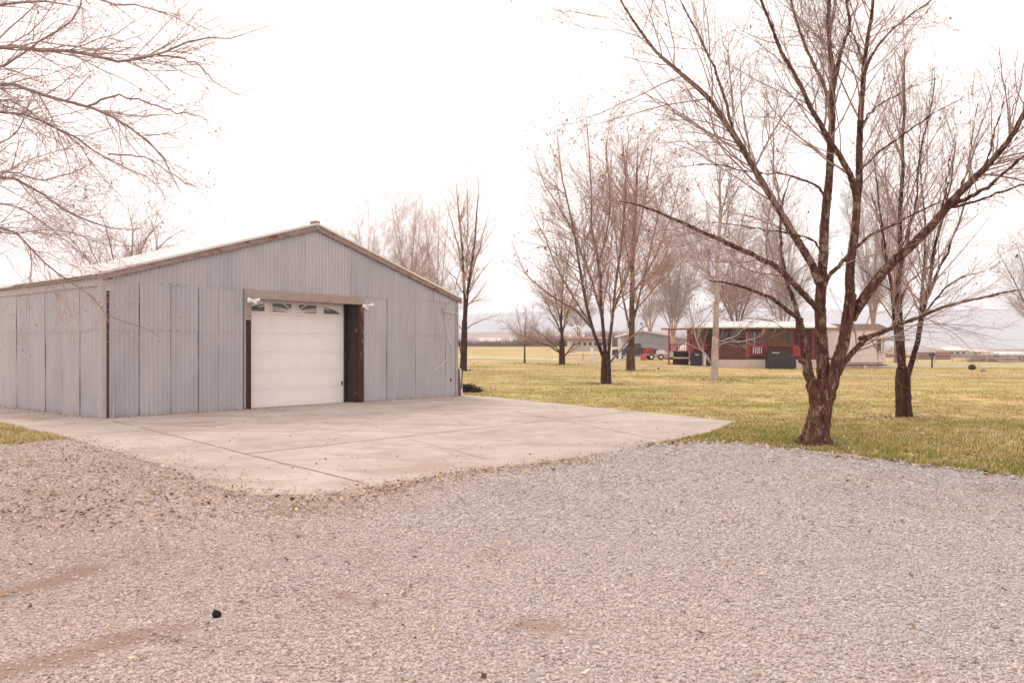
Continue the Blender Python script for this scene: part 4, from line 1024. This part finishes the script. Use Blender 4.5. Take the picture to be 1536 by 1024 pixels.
far_tree('small thin young bare tree out on the field', 787, 545,
    [([(787, 525), (788, 495), (790, 460)], 1.8), ([(787, 521), (775, 500), (752, 480)], .9), ([(787, 521), (800, 495), (812, 470)], .9), ([(787, 522), (780, 490), (774, 462)], .9), ([(788, 518), (796, 490), (800, 458)], .8)],
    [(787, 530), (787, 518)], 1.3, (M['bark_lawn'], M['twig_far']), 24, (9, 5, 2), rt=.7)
far_tree('tall slender bare tree just past the garage corner', 695, 556,
    [([(696, 500), (697, 440), (693, 380), (688, 320), (684, 270)], 5), ([(698, 480), (703, 430), (710, 370), (716, 310), (718, 270)], 4.4), ([(700, 445), (714, 420), (728, 400), (742, 385)], 1.6), ([(696, 440), (680, 415), (664, 398)], 1.6), ([(697, 495), (715, 484), (735, 476), (745, 472)], 1.5), ([(696, 500), (685, 484), (672, 478)], 1.4), ([(694, 400), (682, 350), (668, 300)], 1.8), ([(704, 420), (722, 360), (735, 310)], 1.8), ([(700, 400), (702, 330), (700, 270)], 1.8)],
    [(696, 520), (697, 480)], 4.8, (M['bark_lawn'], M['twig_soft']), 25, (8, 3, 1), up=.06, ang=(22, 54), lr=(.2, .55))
far_tree('pale barked bare tree leaning limbs before the red porch', 1071, 570,
    [([(1073, 510), (1075, 430), (1078, 350), (1080, 280), (1082, 240)], 8.2), ([(1068, 548), (1056, 530), (1045, 512), (1038, 480), (1030, 440), (1022, 400)], 3), ([(1075, 524), (1085, 514), (1110, 512), (1135, 506), (1148, 494)], 1.7), ([(1076, 512), (1100, 505), (1120, 490), (1130, 475)], 1.5), ([(1075, 440), (1055, 400), (1035, 350), (1022, 300)], 2.4), ([(1076, 440), (1098, 390), (1115, 330), (1125, 280)], 2.4), ([(1077, 400), (1065, 340), (1055, 280)], 2), ([(1078, 390), (1092, 320), (1098, 260)], 2), ([(1038, 470), (1015, 450), (990, 440)], 1.6), ([(1076, 470), (1110, 450), (1150, 440), (1180, 420)], 1.8)],
    [(1072, 545), (1073, 505)], 5.6, (M['bark_pale'], M['bark_pale']), 26, (13, 6, 3), buds=(.0, .0))
# trees seen over the garage and behind the house, each with its own make
def vase(px, top, base_y, spread, n, seed, r0):
    rr = np.random.default_rng(seed); out = []; hgt = base_y - top; f0 = base_y - hgt * rr.uniform(.12, .22)
    for i in range(n):
        a = (i + .5) / n * 2 - 1 + rr.uniform(-.2, .2); x1 = px + a * spread; t1 = top + abs(a) * hgt * .25 + rr.uniform(0, .08) * hgt
        out.append(([(px, f0 + 4), (px + (x1 - px) * .2, f0 - (f0 - t1) * .25), (px + (x1 - px) * .55, f0 - (f0 - t1) * .6), (x1, t1)], r0 * rr.uniform(.6, 1)))
    return out, [(px, (base_y + f0) / 2), (px, f0)]
def back_tree(label, px, Y, top, spread, n, seed, r0, mats, k=(12, 6, 3), group='bare trees behind the garage and the red house', **kw):
    X = (px - CX) / F * Y; by = HY + (EYE - float(gh(X, Y))) * F / Y
    L, tr = vase(px, top, by, spread, n, seed, r0)
    return far_tree(label, px, by, L, tr, r0 * 1.5, mats, seed, k, Y=Y, group=group, dy=spread / F * Y * .8, **kw)
soft_m = (M['twig_far'], M['twig_soft']); far_m = (M['bark_twig'], M['twig_soft']); pale_m = (M['twig_far'], M['bark_pale'])
back_tree('twin stemmed bare tree rising over the garage right roof slope', 612, 62, 262, 62, 6, 31, 2.6, soft_m, up=.14)
back_tree('leaning thin bare tree over the roof beside the slender tree', 655, 58, 285, 55, 5, 32, 2.2, soft_m, (10, 6, 3), up=.14)
back_tree('faint bare tree over the middle of the garage right roof', 552, 95, 300, 42, 5, 33, 1.2, pale_m, (10, 5, 2), up=.14)
back_tree('faintest bare tree nearest the garage ridge', 503, 120, 312, 30, 4, 34, .8, pale_m, (9, 4, 2), up=.14)
far_tree('bushy bare tree behind the garage left roof slope', 195, 573,
    [([(195, 500), (175, 440), (172, 395), (162, 350), (150, 318)], 3), ([(195, 500), (200, 440), (208, 385), (225, 350), (250, 325)], 3), ([(197, 500), (215, 440), (228, 388), (252, 358), (288, 340)], 2.6), ([(195, 500), (185, 430), (200, 370), (196, 330), (188, 306)], 2.6), ([(193, 500), (155, 450), (140, 405), (112, 365), (88, 345)], 2.6), ([(197, 500), (222, 430), (236, 372), (226, 330)], 2.2), ([(194, 500), (165, 430), (135, 372), (125, 335)], 2.2)],
    [(195, 540), (195, 505)], 4.5, (M['bark_twig'], M['twig_hero']), 35, (10, 7, 3), Y=44, ang=(22, 55), group='bare trees behind the garage and the red house', buds=(.03, .02))
back_tree('bare tree behind the porch left of the pale barked tree', 1010, 96, 300, 75, 8, 36, 2.4, pale_m, (14, 7, 3), ang=(20, 50))
back_tree('broad bare tree rising behind the porch roof middle', 1105, 100, 310, 90, 9, 37, 2.6, far_m, (13, 7, 3), ang=(20, 50))
back_tree('bare tree behind the porch roof right end', 1175, 92, 290, 75, 8, 38, 2.4, pale_m, (13, 7, 3), ang=(20, 50))
back_tree('bare tree behind the pale siding seen between the two right trees', 1310, 95, 240, 50, 7, 39, 2.8, pale_m, up=.2, ang=(14, 36))
back_tree('leafless tree behind the pale siding right end', 1345, 110, 280, 45, 6, 40, 2.4, far_m, (9, 5, 3), up=.2)
back_tree('bare tree cut by the right edge of the photo', 1560, 60, 330, 85, 7, 41, 3.2, (M['bark_dark'], M['bark_pale']), (12, 6, 3))
back_tree('bare tree beyond the red roofed farm building', 975, 150, 395, 45, 6, 42, 1.8, pale_m, (8, 5, 2))
back_tree('distant bare tree between the round crowned and middle trees', 868, 165, 430, 35, 6, 43, 1.4, pale_m, (8, 4, 2))

# ------------------------------------------------------------------ red porch house
HYD = 72.0; s = HYD / F
def hx(px): return (px - CX) * s
def hz(py): return EYE + (HY - py) * s
hx0 = hx(1003)
HO = thing('mobile_home', 'long red porched mobile home with pale siding end and white edged roof', 'house', (hx0, HYD, 0))
def X_(px): return hx(px) - hx0
zb = -.4
b = MB(); b.box(X_(1060), X_(1348), 2.6, 5.6, .55, hz(493)); b.build('siding_wall', M['house_white'], HO)
b = MB(); b.box(X_(1062), X_(1346), 2.75, 5.5, zb, .548); b.build('foundation', M['skirt'], HO)
b = MB(); b.prism([(X_(1058), hz(493)), (X_(1352), hz(493)), (X_(1352), hz(491)), (X_(1336), hz(484)), (X_(1300), hz(484.5)), (X_(1058), hz(484))], 'y', 2.4, 5.9); b.build('roof', M['shingle'], HO)
b = MB(); b.box(X_(1258), X_(1350), 2.5, 2.59, hz(549), hz(547.3)); b.build('sill_board', M['brown_trim'], HO)
b = MB(); b.box(X_(1281), X_(1283.2), 2.5, 2.598, hz(547), hz(493)); b.build('downpipe', M['brown_trim'], HO)
b = MB(); b.box(X_(1313), X_(1317.5), 2.3, 2.59, zb, hz(548.9)); b.build('pier', M['house_white'], HO)
wf = MB().box(X_(1335.5), X_(1344.5), 2.52, 2.597, hz(528.5), hz(508)).build('window', M['brown_trim'], HO)
MB().box(X_(1337), X_(1341), 2.505, 2.518, hz(526), hz(509.5)).build('window_pane', M['glass'], wf)
MB().box(X_(1341.2), X_(1343), 2.495, 2.517, hz(526), hz(509.5)).build('curtain', M['white'], wf)
MB().box(X_(1337), X_(1343.4), 2.49, 2.503, hz(527.6), hz(526.1)).build('sill', M['white'], wf)
# porch
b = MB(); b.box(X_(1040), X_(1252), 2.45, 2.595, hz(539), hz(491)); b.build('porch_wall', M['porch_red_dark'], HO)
for x0, x1, m_ in ((1050, 1069, 'tan_panel'), (1157, 1196, 'tan_panel'), (1146, 1157, 'porch_orange'), (1124, 1130, 'porch_orange')):
    MB().box(X_(x0), X_(x1), 2.36, 2.447, hz(518), hz(493.5)).build('wall_panel', M[m_], HO, bevel=.02)
for x0, x1 in ((1092, 1101), (1106, 1112), (1131.5, 1144), (1197, 1203)):
    w_ = MB().box(X_(x0) - .06, X_(x1) + .06, 2.38, 2.447, hz(519) , hz(496)).build('window', M['brown_trim'], HO)
    MB().box(X_(x0), X_(x1), 2.36, 2.379, hz(518), hz(497)).build('window_pane', M['glass'], w_)
    if x0 == 1131.5:
        for xx in (1131.2, 1143.4): MB().box(X_(xx) - .05, X_(xx) + .07, 2.33, 2.358, hz(519), hz(496.5)).build('frame', M['house_white'], w_)
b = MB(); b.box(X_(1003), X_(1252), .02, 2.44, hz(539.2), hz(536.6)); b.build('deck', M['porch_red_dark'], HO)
b = MB(); b.box(X_(1078), X_(1262), .0, .12, zb, hz(539.3)); b.build('skirting', M['skirt'], HO)
b = MB(); b.prism([(-.5, hz(491.3)), (2.7, hz(491.3)), (2.7, hz(483)), (2.45, hz(482.2)), (-.5, hz(489.6))], 'x', X_(1036), X_(1252)); b.build('porch_roof', M['awning'], HO)
b = MB(); b.box(X_(1036), X_(1252), -.56, -.502, hz(491.6), hz(489.4)); b.build('gutter', M['awning_white'], HO)
b = MB(); b.box(X_(1075), X_(1240), 2.71, 2.9, hz(483), hz(480)); b.build('roof_flashing', M['awning_white'], HO)
MB().box(X_(1136.5), X_(1143), 2.62, 2.7, hz(482.6), hz(481)).build('roof_vent', M['brown_trim'], HO)
b = MB(); b.prism([(-.3, hz(493.8)), (2.44, hz(493.8)), (2.44, hz(490.5)), (-.3, hz(492.4))], 'x', X_(999), X_(1035.8)); b.build('side_porch_roof', M['tan_panel'], HO)
for xx in (1003.7, 1034, 1038.5, 1079, 1124, 1190, 1220): MB().box(X_(xx) - .06, X_(xx) + .06, .03, .17, -.1 if xx < 1010 else hz(536.6), hz(492.5)).build('porch_post', M['porch_red'], HO)
for a0, a1, yt, yb in ((1005, 1036, 515.5, 527.5), (1040, 1062, 515.5, 524), (1125, 1150, 518, 533), (1150, 1206, 517.5, 534)):
    rl = MB().box(X_(a0), X_(a1), .04, .1, hz(yt + 1.6), hz(yt)).build('railing', M['porch_red'], HO)
    MB().box(X_(a0), X_(a1), .04, .1, hz(yb), hz(yb - 1.6)).build('bottom_rail', M['porch_red'], rl)
    pk = MB(); xx = a0 + 1.0
    while xx < a1 - .5:
        pk.box(X_(xx), X_(xx) + .055, .05, .09, hz(yb - 1.6), hz(yt + 1.6)); xx += 2.6
    pk.build('pickets', M['porch_red'] if a0 != 1150 else M['porch_red_dark'], rl)
MB().box(X_(1190), X_(1206), .0, .035, hz(534), hz(517)).build('rail_panel', M['porch_red'], HO)
b = MB()
for xx in (1129.6, 1133, 1136, 1138.3, 1141.5): b.box(X_(xx), X_(xx) + .07, .0, .038, hz(530), hz(520.8))
b.build('white_pickets', M['house_white'], HO)
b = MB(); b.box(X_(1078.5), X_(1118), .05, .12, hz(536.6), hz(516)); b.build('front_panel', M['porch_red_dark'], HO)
MB().box(X_(1118.2), X_(1124), .04, .12, hz(536), hz(514)).build('front_panel', M['porch_orange'], HO)
b = MB(); b.box(X_(1005), X_(1036), .0, .06, hz(537.5), hz(535.6)); b.box(X_(1004.5), X_(1010), .0, .06, hz(537.5), hz(527.7)); b.box(X_(1034), X_(1036), .0, .06, hz(538.5), hz(527.7)); b.build('cream_frame', M['cream'], HO)
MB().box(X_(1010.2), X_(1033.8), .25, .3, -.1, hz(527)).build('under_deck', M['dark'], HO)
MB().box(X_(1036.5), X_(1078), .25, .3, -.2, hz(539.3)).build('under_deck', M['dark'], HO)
MB().box(X_(1114), X_(1121), -.06, -.0, hz(522.5), hz(516.5)).build('notice_board', M['tan_panel'], HO)
MB().tube([(X_(1243), 2.3, hz(500)), (X_(1247.5), 2.3, hz(501)), (X_(1248), 2.3, hz(514)), (X_(1248), 2.3, hz(548))], .07, 8).build('vent_pipe', M['house_white'], HO, True)
# bins and covered cart before the porch
def on(px, py, Y): return np.array([(px - CX) / F * Y, Y, float(gh((px - CX) / F * Y, Y))])
p = on(1044, 0, 71.0); z = float(gh(p[0], p[1]))
bn = thing('wheeled_bin', 'black wheeled bin with pale label beside the porch steps', 'bin', p)
MB().hexa([(-.38, -.3, .05), (.38, -.3, .05), (.38, .35, .05), (-.38, .35, .05)], [(-.46, -.4, 1.05), (.46, -.4, 1.05), (.46, .42, 1.05), (-.46, .42, 1.05)]).build('bin_body', M['bin'], bn, bevel=.03)
MB().box(-.48, .48, -.43, .45, 1.052, 1.15).build('lid', M['bin'], bn, bevel=.03)
MB().box(-.15, .15, -.425, -.405, .92, 1.0).build('label_plate', M['house_white'], bn)
for sx in (-.34, .34): MB().tube([(sx - .04, .38, .12), (sx + .04, .38, .12)], .12, 14).build('wheel', M['tyre'], bn, True)
p = on(1056, 0, 71.2)
ty = thing('leaning_drum', 'upright pale drum standing between the bin and pale tree', 'drum', p)
MB().tube([(0, 0, 0.05), (0, 0, .5), (0, 0, 1.1)], .17, 16).build('drum_body', M['house_white'], ty)
MB().tube([(0, 0, 1.102), (0, 0, 1.14)], .18, 16).build('drum_lid', M['cream'], ty)
p = on(1171, 0, 70.2)
ct = thing('covered_cart', 'black covered cart with sloping top standing before the porch skirting', 'cart', p)
MB().prism([(-1.2, .06), (1.2, .06), (1.2, .95), (.75, 1.02), (.35, 1.48), (-1.1, 1.62), (-1.2, 1.5)], 'y', -.45, .45).build('cover', M['bin'], ct, bevel=.04)
MB().box(-.85, -.25, -.47, -.452, 1.38, 1.44).build('label_plate', M['house_white'], ct)
for sx in (-.9, .9): MB().box(sx - .08, sx + .08, -.3, .3, 0, .058).build('foot', M['tyre'], ct)

# ------------------------------------------------------------------ far yard left of the house
def put(px, Y): return on(px, 0, Y)
p = put(882, 128); k = 128 / F
fb = thing('farm_building', 'low red roofed farm building with a row of dark windows', 'building', p)
MB().box(-2.9, 2.9, 0, 5, -.3, 1.75).build('wall', M['cream'], fb)
MB().prism([(-.5, 1.75), (5.5, 1.75), (5.5, 1.95), (2.5, 2.3), (-.5, 1.9)], 'x', -3.2, 3.2).build('roof', M['red_roof'], fb)
for i in range(6):
    w_ = MB().box(-2.5 + i * .85, -1.9 + i * .85, -.04, -.002, .75, 1.45).build('window', M['white'], fb); MB().box(-2.44 + i * .85, -1.96 + i * .85, -.05, -.041, .8, 1.4).build('window_pane', M['glass'], w_)
p = put(866, 134)
hp = thing('hoop_frame', 'white half round hoop frame standing behind the red roof', 'hoop', p)
for dy_ in (0, 2.5): MB().tube([(1.05 * math.cos(a), dy_, 2.6 + 1.35 * math.sin(a)) for a in np.linspace(0, math.pi, 15)] , .09, 8).build('hoop', M['white'], hp, True)
for sx in (-1.05, 1.05):
    for sy in (0, 2.5): MB().tube([(sx, sy, 0), (sx, sy, 2.6)], .08, 8).build('leg', M['white'], hp, True)
for i, (px, Y_, h_, lab) in enumerate(((888, 84, 1.25, 'thick white post standing alone by the pale track'), (916, 86, 2.6, 'tall white post seen right of the middle trunk'), (930, 84, 2.2, 'white post nearest the dark green pickup'))):
    p = put(px, Y_); o = thing('white_post', lab, 'post', p, group='white posts by the far yard')
    MB().box(-.13, .13, -.13, .13, -.1, h_).build('shaft', M['white'], o, bevel=.02); MB().box(-.17, .17, -.17, .17, h_ + .001, h_ + .07).build('cap', M['white'], o, bevel=.02)
p = put(910, 83)
rf = thing('rail_fence', 'low grey rail fence crossing behind the middle trunk', 'fence', p)
for z_ in (.15, .5): MB().box(-4.6, 2.1, -.04, .04, z_, z_ + .07).build('rail', M['post_grey'], rf)
for xx in (-4.5, -2.4, 0, 2.0): MB().box(xx - .06, xx + .06, -.05, .05, -.1, .75).build('fence_post', M['post_grey'], rf)
def pickup(label, px, Y_, rz, body, group=None):
    o = thing('pickup_truck', label, 'truck', put(px, Y_), rz, group)
    MB().prism([(-2.5, .45), (2.5, .45), (2.55, .95), (2.3, 1.08), (1.25, 1.15), (.75, 1.72), (-.55, 1.75), (-.75, 1.12), (-2.5, 1.12)], 'y', -.9, .9).build('body', M[body], o, bevel=.05)
    MB().prism([(1.08, 1.16), (.7, 1.63), (-.45, 1.66), (-.6, 1.16)], 'y', -.915, .915).build('side_glass', M['glass'], o)
    for sx in (-1.6, 1.6):
        for sy in (-.8, .8):
            w_ = MB().tube([(sx, sy - .12, .36), (sx, sy + .12, .36)], .36, 18).build('wheel', M['tyre'], o, True)
            MB().tube([(sx, sy - .13, .36), (sx, sy + .13, .36)], .2, 14).build('rim', M['pipe'], w_, True)
    MB().box(2.52, 2.62, -.9, .9, .42, .62).build('bumper', M['pipe'], o, bevel=.02)
    return o
pickup('dark green pickup truck parked behind the orange brown trunk', 952, 88, R(176), 'green_car')
p = put(974, 86)
cn = thing('fuel_can', 'small red fuel can standing by the parked trailer', 'can', put(965, 84))
MB().box(-.28, .28, -.18, .18, 0, .5).build('can_body', M['red_can'], cn, bevel=.05); MB().tube([(-.15, 0, .5), (-.28, 0, .72)], .05, 8).build('spout', M['red_can'], cn, True); MB().tube([(-.1, 0, .5), (-.05, 0, .6), (.12, 0, .6), (.16, 0, .5)], .03, 6).build('handle', M['red_can'], cn, True)
tr = thing('utility_trailer', 'red utility trailer loaded with pale gear left of the porch', 'trailer', put(982, 87))
MB().box(-1.3, 1.3, -.8, .8, .5, .62).build('bed', M['post_grey'], tr); MB().box(-1.3, -.2, -.7, .7, .621, 1.3).build('crate', M['porch_red'], tr, bevel=.04)
MB().prism([(.0, .621), (1.2, .621), (1.2, .8), (.8, 1.05), (.2, 1.0)], 'y', -.6, .6).build('gear', M['pipe'], tr, bevel=.05)
for sx in (-.5, .5):
    w_ = MB().tube([(sx, -.95, .3), (sx, -.75, .3)], .3, 16).build('wheel', M['tyre'], tr, True); MB().tube([(sx, -.97, .3), (sx, -.74, .3)], .15, 12).build('rim', M['white'], tr if False else w_, True)
p = put(992, 100)
sh = thing('storage_shed', 'blue grey shed with pale sloping roof behind the porch left end', 'shed', p)
MB().prism([(-4.6, -.3), (4.6, -.3), (4.6, 1.9), (-2.2, 3.1), (-4.6, 2.6)], 'y', 0, 6).build('wall', M['blue_grey'], sh)
MB().hexa([(-2.3, -.3, 3.13), (5.0, -.3, 1.86), (5.0, 6.3, 1.86), (-2.3, 6.3, 3.13)], [(-2.3, -.3, 3.28), (5.0, -.3, 2.0), (5.0, 6.3, 2.0), (-2.3, 6.3, 3.28)]).build('roof', M['pale_roof'], sh)
MB().hexa([(-5.0, -.3, 2.55), (-2.32, -.3, 3.13), (-2.32, 6.3, 3.13), (-5.0, 6.3, 2.55)], [(-5.0, -.3, 2.7), (-2.32, -.3, 3.28), (-2.32, 6.3, 3.28), (-5.0, 6.3, 2.7)]).build('roof', M['pale_roof'], sh)
MB().box(1.0, 1.9, -.05, -.002, -.1, 1.55).build('door', M['dark'], sh)
tn = thing('white_tank', 'white rounded tank seen through the porch between red posts', 'tank', put(1031, 84))
MB().ell((0, 0, .95), (.95, .95, .95), 18, 10).build('tank_body', M['white'], tn, True); MB().tube([(0, 0, 1.85), (0, 0, 2.0)], .2, 12).build('tank_cap', M['white'], tn, True)

# ------------------------------------------------------------------ far right
def road(name, label, pa, pb, w, mat):
    a, b_ = np.array(pa), np.array(pb); n = 24; d = nrm((b_ - a)[None])[0]; nn = np.array([-d[1], d[0]]); v = []; f = []
    for i in range(n + 1):
        c_ = a + (b_ - a) * i / n + nn * .4 * math.sin(i * .9)
        for s_ in (-.5, .5): q_ = c_ + nn * w * s_; v.append((q_[0], q_[1], float(gh(*q_)) + .035))
    for i in range(n): f.append((2 * i, 2 * i + 2, 2 * i + 3, 2 * i + 1))
    o = np_mesh(name, v, f, mat); me = o.data
    if me.polygons[0].normal.z < 0: me.flip_normals()
    return tag(o, label, 'road', kind='structure')
road('track', 'pale dirt track crossing the field beyond the lawn trees', gpt(560, 534)[:2], gpt(930, 541)[:2], 7.0, M['road_pale'])
road('road', 'grey road crossing behind the lawn at right', (32, 84), (90, 68), 7.0, M['road_grey'])
p = put(1398, 76)
mb = thing('mailbox', 'dark mailbox on a thin post by the far road', 'mailbox', p)
MB().box(-.06, .06, -.06, .06, -.1, 1.12).build('post', M['brown_trim'], mb); MB().prism([(-.15, 1.13), (.15, 1.13), (.15, 1.32), (.08, 1.42), (-.08, 1.42), (-.15, 1.32)], 'y', -.3, .3).build('box', M['bin'], mb, bevel=.02); MB().box(.16, .19, -.1, .0, 1.25, 1.5).build('flag', M['house_white'], mb)
p = put(1458, 69)
o = MB().ell((0, 0, .2), (.32, .27, .24), 14, 9, .18).build('boulder', M['debris'], smooth=True, loc=p); tag(o, 'round dark boulder on the grass beside the far road', 'boulder')
o = MB().ell((0, 0, .1), (.22, .18, .13), 10, 7, .3).build('boulder', M['rock'], smooth=True, loc=put(1475, 62)); tag(o, 'low flat rock on the lawn right of the round boulder', 'boulder')
p = put(1400, 150)
bf = thing('board_fence', 'long weathered red brown board fence beyond the far road', 'fence', p)
b = MB(); x = -4.0
while x < 3.0: b.box(x, x + .27, 0, .05, -.1, 1.35 + random.uniform(-.06, .05)); x += .29
b.build('boards', M['fence_brown'], bf); MB().box(-4, 3, -.06, -.002, .4, .5).build('rail', M['fence_brown'], bf); MB().box(-4, 3, -.06, -.002, 1.0, 1.1).build('rail', M['fence_brown'], bf)
p = put(1430, 112)
wfn = thing('wire_fence', 'thin pale post and rail fence beside the far road', 'fence', p)
for i in range(8): MB().box(-5 + i * 2.4, -4.9 + i * 2.4, -.05, .05, -.1, 1.15).build('fence_post', M['post_grey'], wfn)
for z_ in (.6, 1.1): MB().box(-5, 12, .055, .085, z_, z_ + .05).build('rail', M['post_grey'], wfn)
def cottage(label, px, Y_, w_, h_, rh, wall, roof, group='pale buildings far beyond the road'):
    o = thing('farm_house', label, 'house', put(px, Y_), 0, group)
    MB().box(-w_ / 2, w_ / 2, 0, 6, -1, h_).build('wall', M[wall], o); MB().prism([(-.4, h_), (6.4, h_), (3, h_ + rh)], 'x', -w_ / 2 - .4, w_ / 2 + .4).build('roof', M[roof], o)
    for i in range(3): MB().box(-w_ / 2 + w_ * (i + .7) / 4, -w_ / 2 + w_ * (i + 1.2) / 4, -.06, -.002, h_ * .35, h_ * .75).build('window', M['glass'], o)
cottage('pale roofed cream house far beyond the board fence end', 1437, 230, 6.5, 1.7, 1.0, 'cream', 'pale_roof')
cottage('smaller cream building between the far house and the brush', 1470, 240, 5.0, 1.3, .8, 'cream', 'skirt')
cottage('white shed cut by the right edge beyond the brush', 1524, 130, 4.5, .9, .6, 'cream', 'pale_roof')
p = put(1508, 108)
jk = thing('lumber_stack', 'jumbled stack of pale lumber at the far right roadside', 'lumber', p)
b = MB()
for i in range(14): b.bar((random.uniform(-1.6, -.5), random.uniform(-.6, .6), .1 + .05 * i), (random.uniform(.6, 2.2), random.uniform(-.6, .6), .1 + .05 * i + random.uniform(-.05, .2)), .22, .05)
b.build('planks', M['cream'], jk)

# ------------------------------------------------------------------ brush, hedgerow, hills
def brush(name, label, pts, n, h, seed, kind='stuff', mat='brush', wid=.02):
    r = np.random.default_rng(seed); P0 = np.array(pts); seg = np.linalg.norm(np.diff(P0, axis=0), axis=1); cum = np.r_[0, np.cumsum(seg)]
    s_ = r.uniform(0, cum[-1], n); i = np.clip(np.searchsorted(cum, s_) - 1, 0, len(seg) - 1); tt = ((s_ - cum[i]) / seg[i])[:, None]
    q_ = P0[i] + (P0[i + 1] - P0[i]) * tt + r.normal(0, h * .6, (n, 2)); z = gh(q_[:, 0], q_[:, 1])
    hh = h * (.55 + .3 * np.sin(s_ * .13 + seed) + .25 * np.sin(s_ * .41)) * r.uniform(.5, 1.1, n); hh = np.maximum(hh, .25 * h)
    d = nrm(np.stack([r.normal(0, .35, n), r.normal(0, .35, n), np.ones(n)], -1))
    base = np.stack([q_[:, 0], q_[:, 1], z], -1)
    P = np.stack([base, base + d * (hh * .5)[:, None] + r.normal(0, .06, (n, 3)) * h, base + d * hh[:, None] + r.normal(0, .12, (n, 3)) * h], 1)
    Rr = np.stack([np.full(n, wid), np.full(n, wid * .8), np.full(n, wid * .35)], 1)
    k1, r1 = kids(P, Rr, 3, r, .3, 1., (20, 50), (.3, .6), 3, .2, .1, .6, wid * .4, 2, .2)
    v, f = join([tubes(P, Rr, 3), tubes(k1, r1, 3)])
    o = np_mesh(name, v, f, M[mat]); return tag(o, label, 'brush', kind=kind)
brush('brush', 'mauve brown line of leafless brush along the far field edge', [(-60, 165), (-12, 163), (8, 163), (35, 160), (52, 158)], 9000, 2.9, 61, wid=.035)
brush('brush', 'low leafless brush by the lumber at far right', [(66, 118), (74, 117), (84, 116)], 1300, 1.7, 62, wid=.02)
brush('brush', 'brown scrub line beyond the far right road', [(70, 200), (100, 198), (150, 190)], 3000, 2.0, 63, wid=.03)
def ridge(name, label, Y0, depth, hfun, mat, seed, rows=10, x0=-1.2, x1=1.2, n=240):
    r = np.random.default_rng(seed); xs = np.linspace(x0, x1, n); v = []
    ph = r.uniform(0, 6.28, 8)
    for j in range(rows):
        t_ = j / (rows - 1); Yr = Y0 + depth * t_
        h = hfun(xs) * Y0 / F
        rough = sum(np.sin(xs * fr + ph[i] + t_ * 3) / (i + 1.5) for i, fr in enumerate((7, 13, 23, 41, 67, 103)))
        h = h * Yr / Y0; z = h * (sstep(0, 1, t_) ** .9) + rough * .05 * h * t_ - 2.0 * (1 - t_)
        v.append(np.stack([xs * Yr, np.full(n, Yr), z], -1))
    ids = np.arange(rows * n).reshape(rows, n); f = np.stack([ids[:-1, :-1], ids[:-1, 1:], ids[1:, 1:], ids[1:, :-1]], -1).reshape(-1, 4)
    return tag(np_mesh(name, np.stack(v), f, mat, smooth=True), label, 'hills', kind='structure')
ridge('hills', 'low mauve hills with pale fields beyond the brush line', 700, 500, lambda a: 26 + 6 * np.sin(a * 5 + 1) - 17 * sstep(.25, .5, a), M['hills'], 71)
ridge('mountains', 'hazy blue grey mountains along the horizon', 3000, 1400, lambda a: 54 + 7 * np.sin(a * 4.0 + .4) + 6 * np.sin(a * 9.3) + 12 * sstep(.3, .55, a), M['mountains'], 72)
# far white roofs scattered under the hills
rr = np.random.default_rng(5)
for i in range(7):
    a = -.06 + i * .035 + rr.uniform(-.008, .008); Y_ = rr.uniform(330, 420)
    o = thing('farm_house', ('far pale roofed house low under the left hills' if i < 4 else 'far pale roofed house behind the red roofed farm building'), 'house', (a * Y_, Y_, float(gh(a * Y_, Y_))), 0, 'far houses under the left hills' if i < 4 else 'far houses behind the farm building')
    w_ = rr.uniform(7, 12)
    MB().box(-w_ / 2, w_ / 2, 0, 8, -2, 2.6).build('wall', M['blue_grey' if i % 2 else 'cream'], o); MB().prism([(-.5, 2.6), (8.5, 2.6), (4, 4.2)], 'x', -w_ / 2 - .5, w_ / 2 + .5).build('roof', M['skirt'], o)

# ------------------------------------------------------------------ haze
HAZE = 1.0 / 2600
hm = bpy.data.materials.new('haze'); hm.use_nodes = True; t_ = hm.node_tree; t_.nodes.clear()
ho = t_.nodes.new('ShaderNodeOutputMaterial'); pv = t_.nodes.new('ShaderNodeVolumePrincipled')
pv.inputs['Color'].default_value = (.84, .87, .99, 1); pv.inputs['Density'].default_value = HAZE; pv.inputs['Anisotropy'].default_value = .2
t_.links.new(pv.outputs[0], ho.inputs['Volume'])
o = MB().box(-9500, 9500, -60, 9500, -4, 330).build('haze', hm); tag(o, 'thin pale haze over the whole valley', 'haze', kind='stuff')
hm.volume_intersection_method = 'FAST' if hasattr(hm, 'volume_intersection_method') else None

scene.cycles.use_denoising = True
scene.cycles.max_bounces = 6; scene.cycles.volume_bounces = 1
scene.cycles.diffuse_bounces = 3
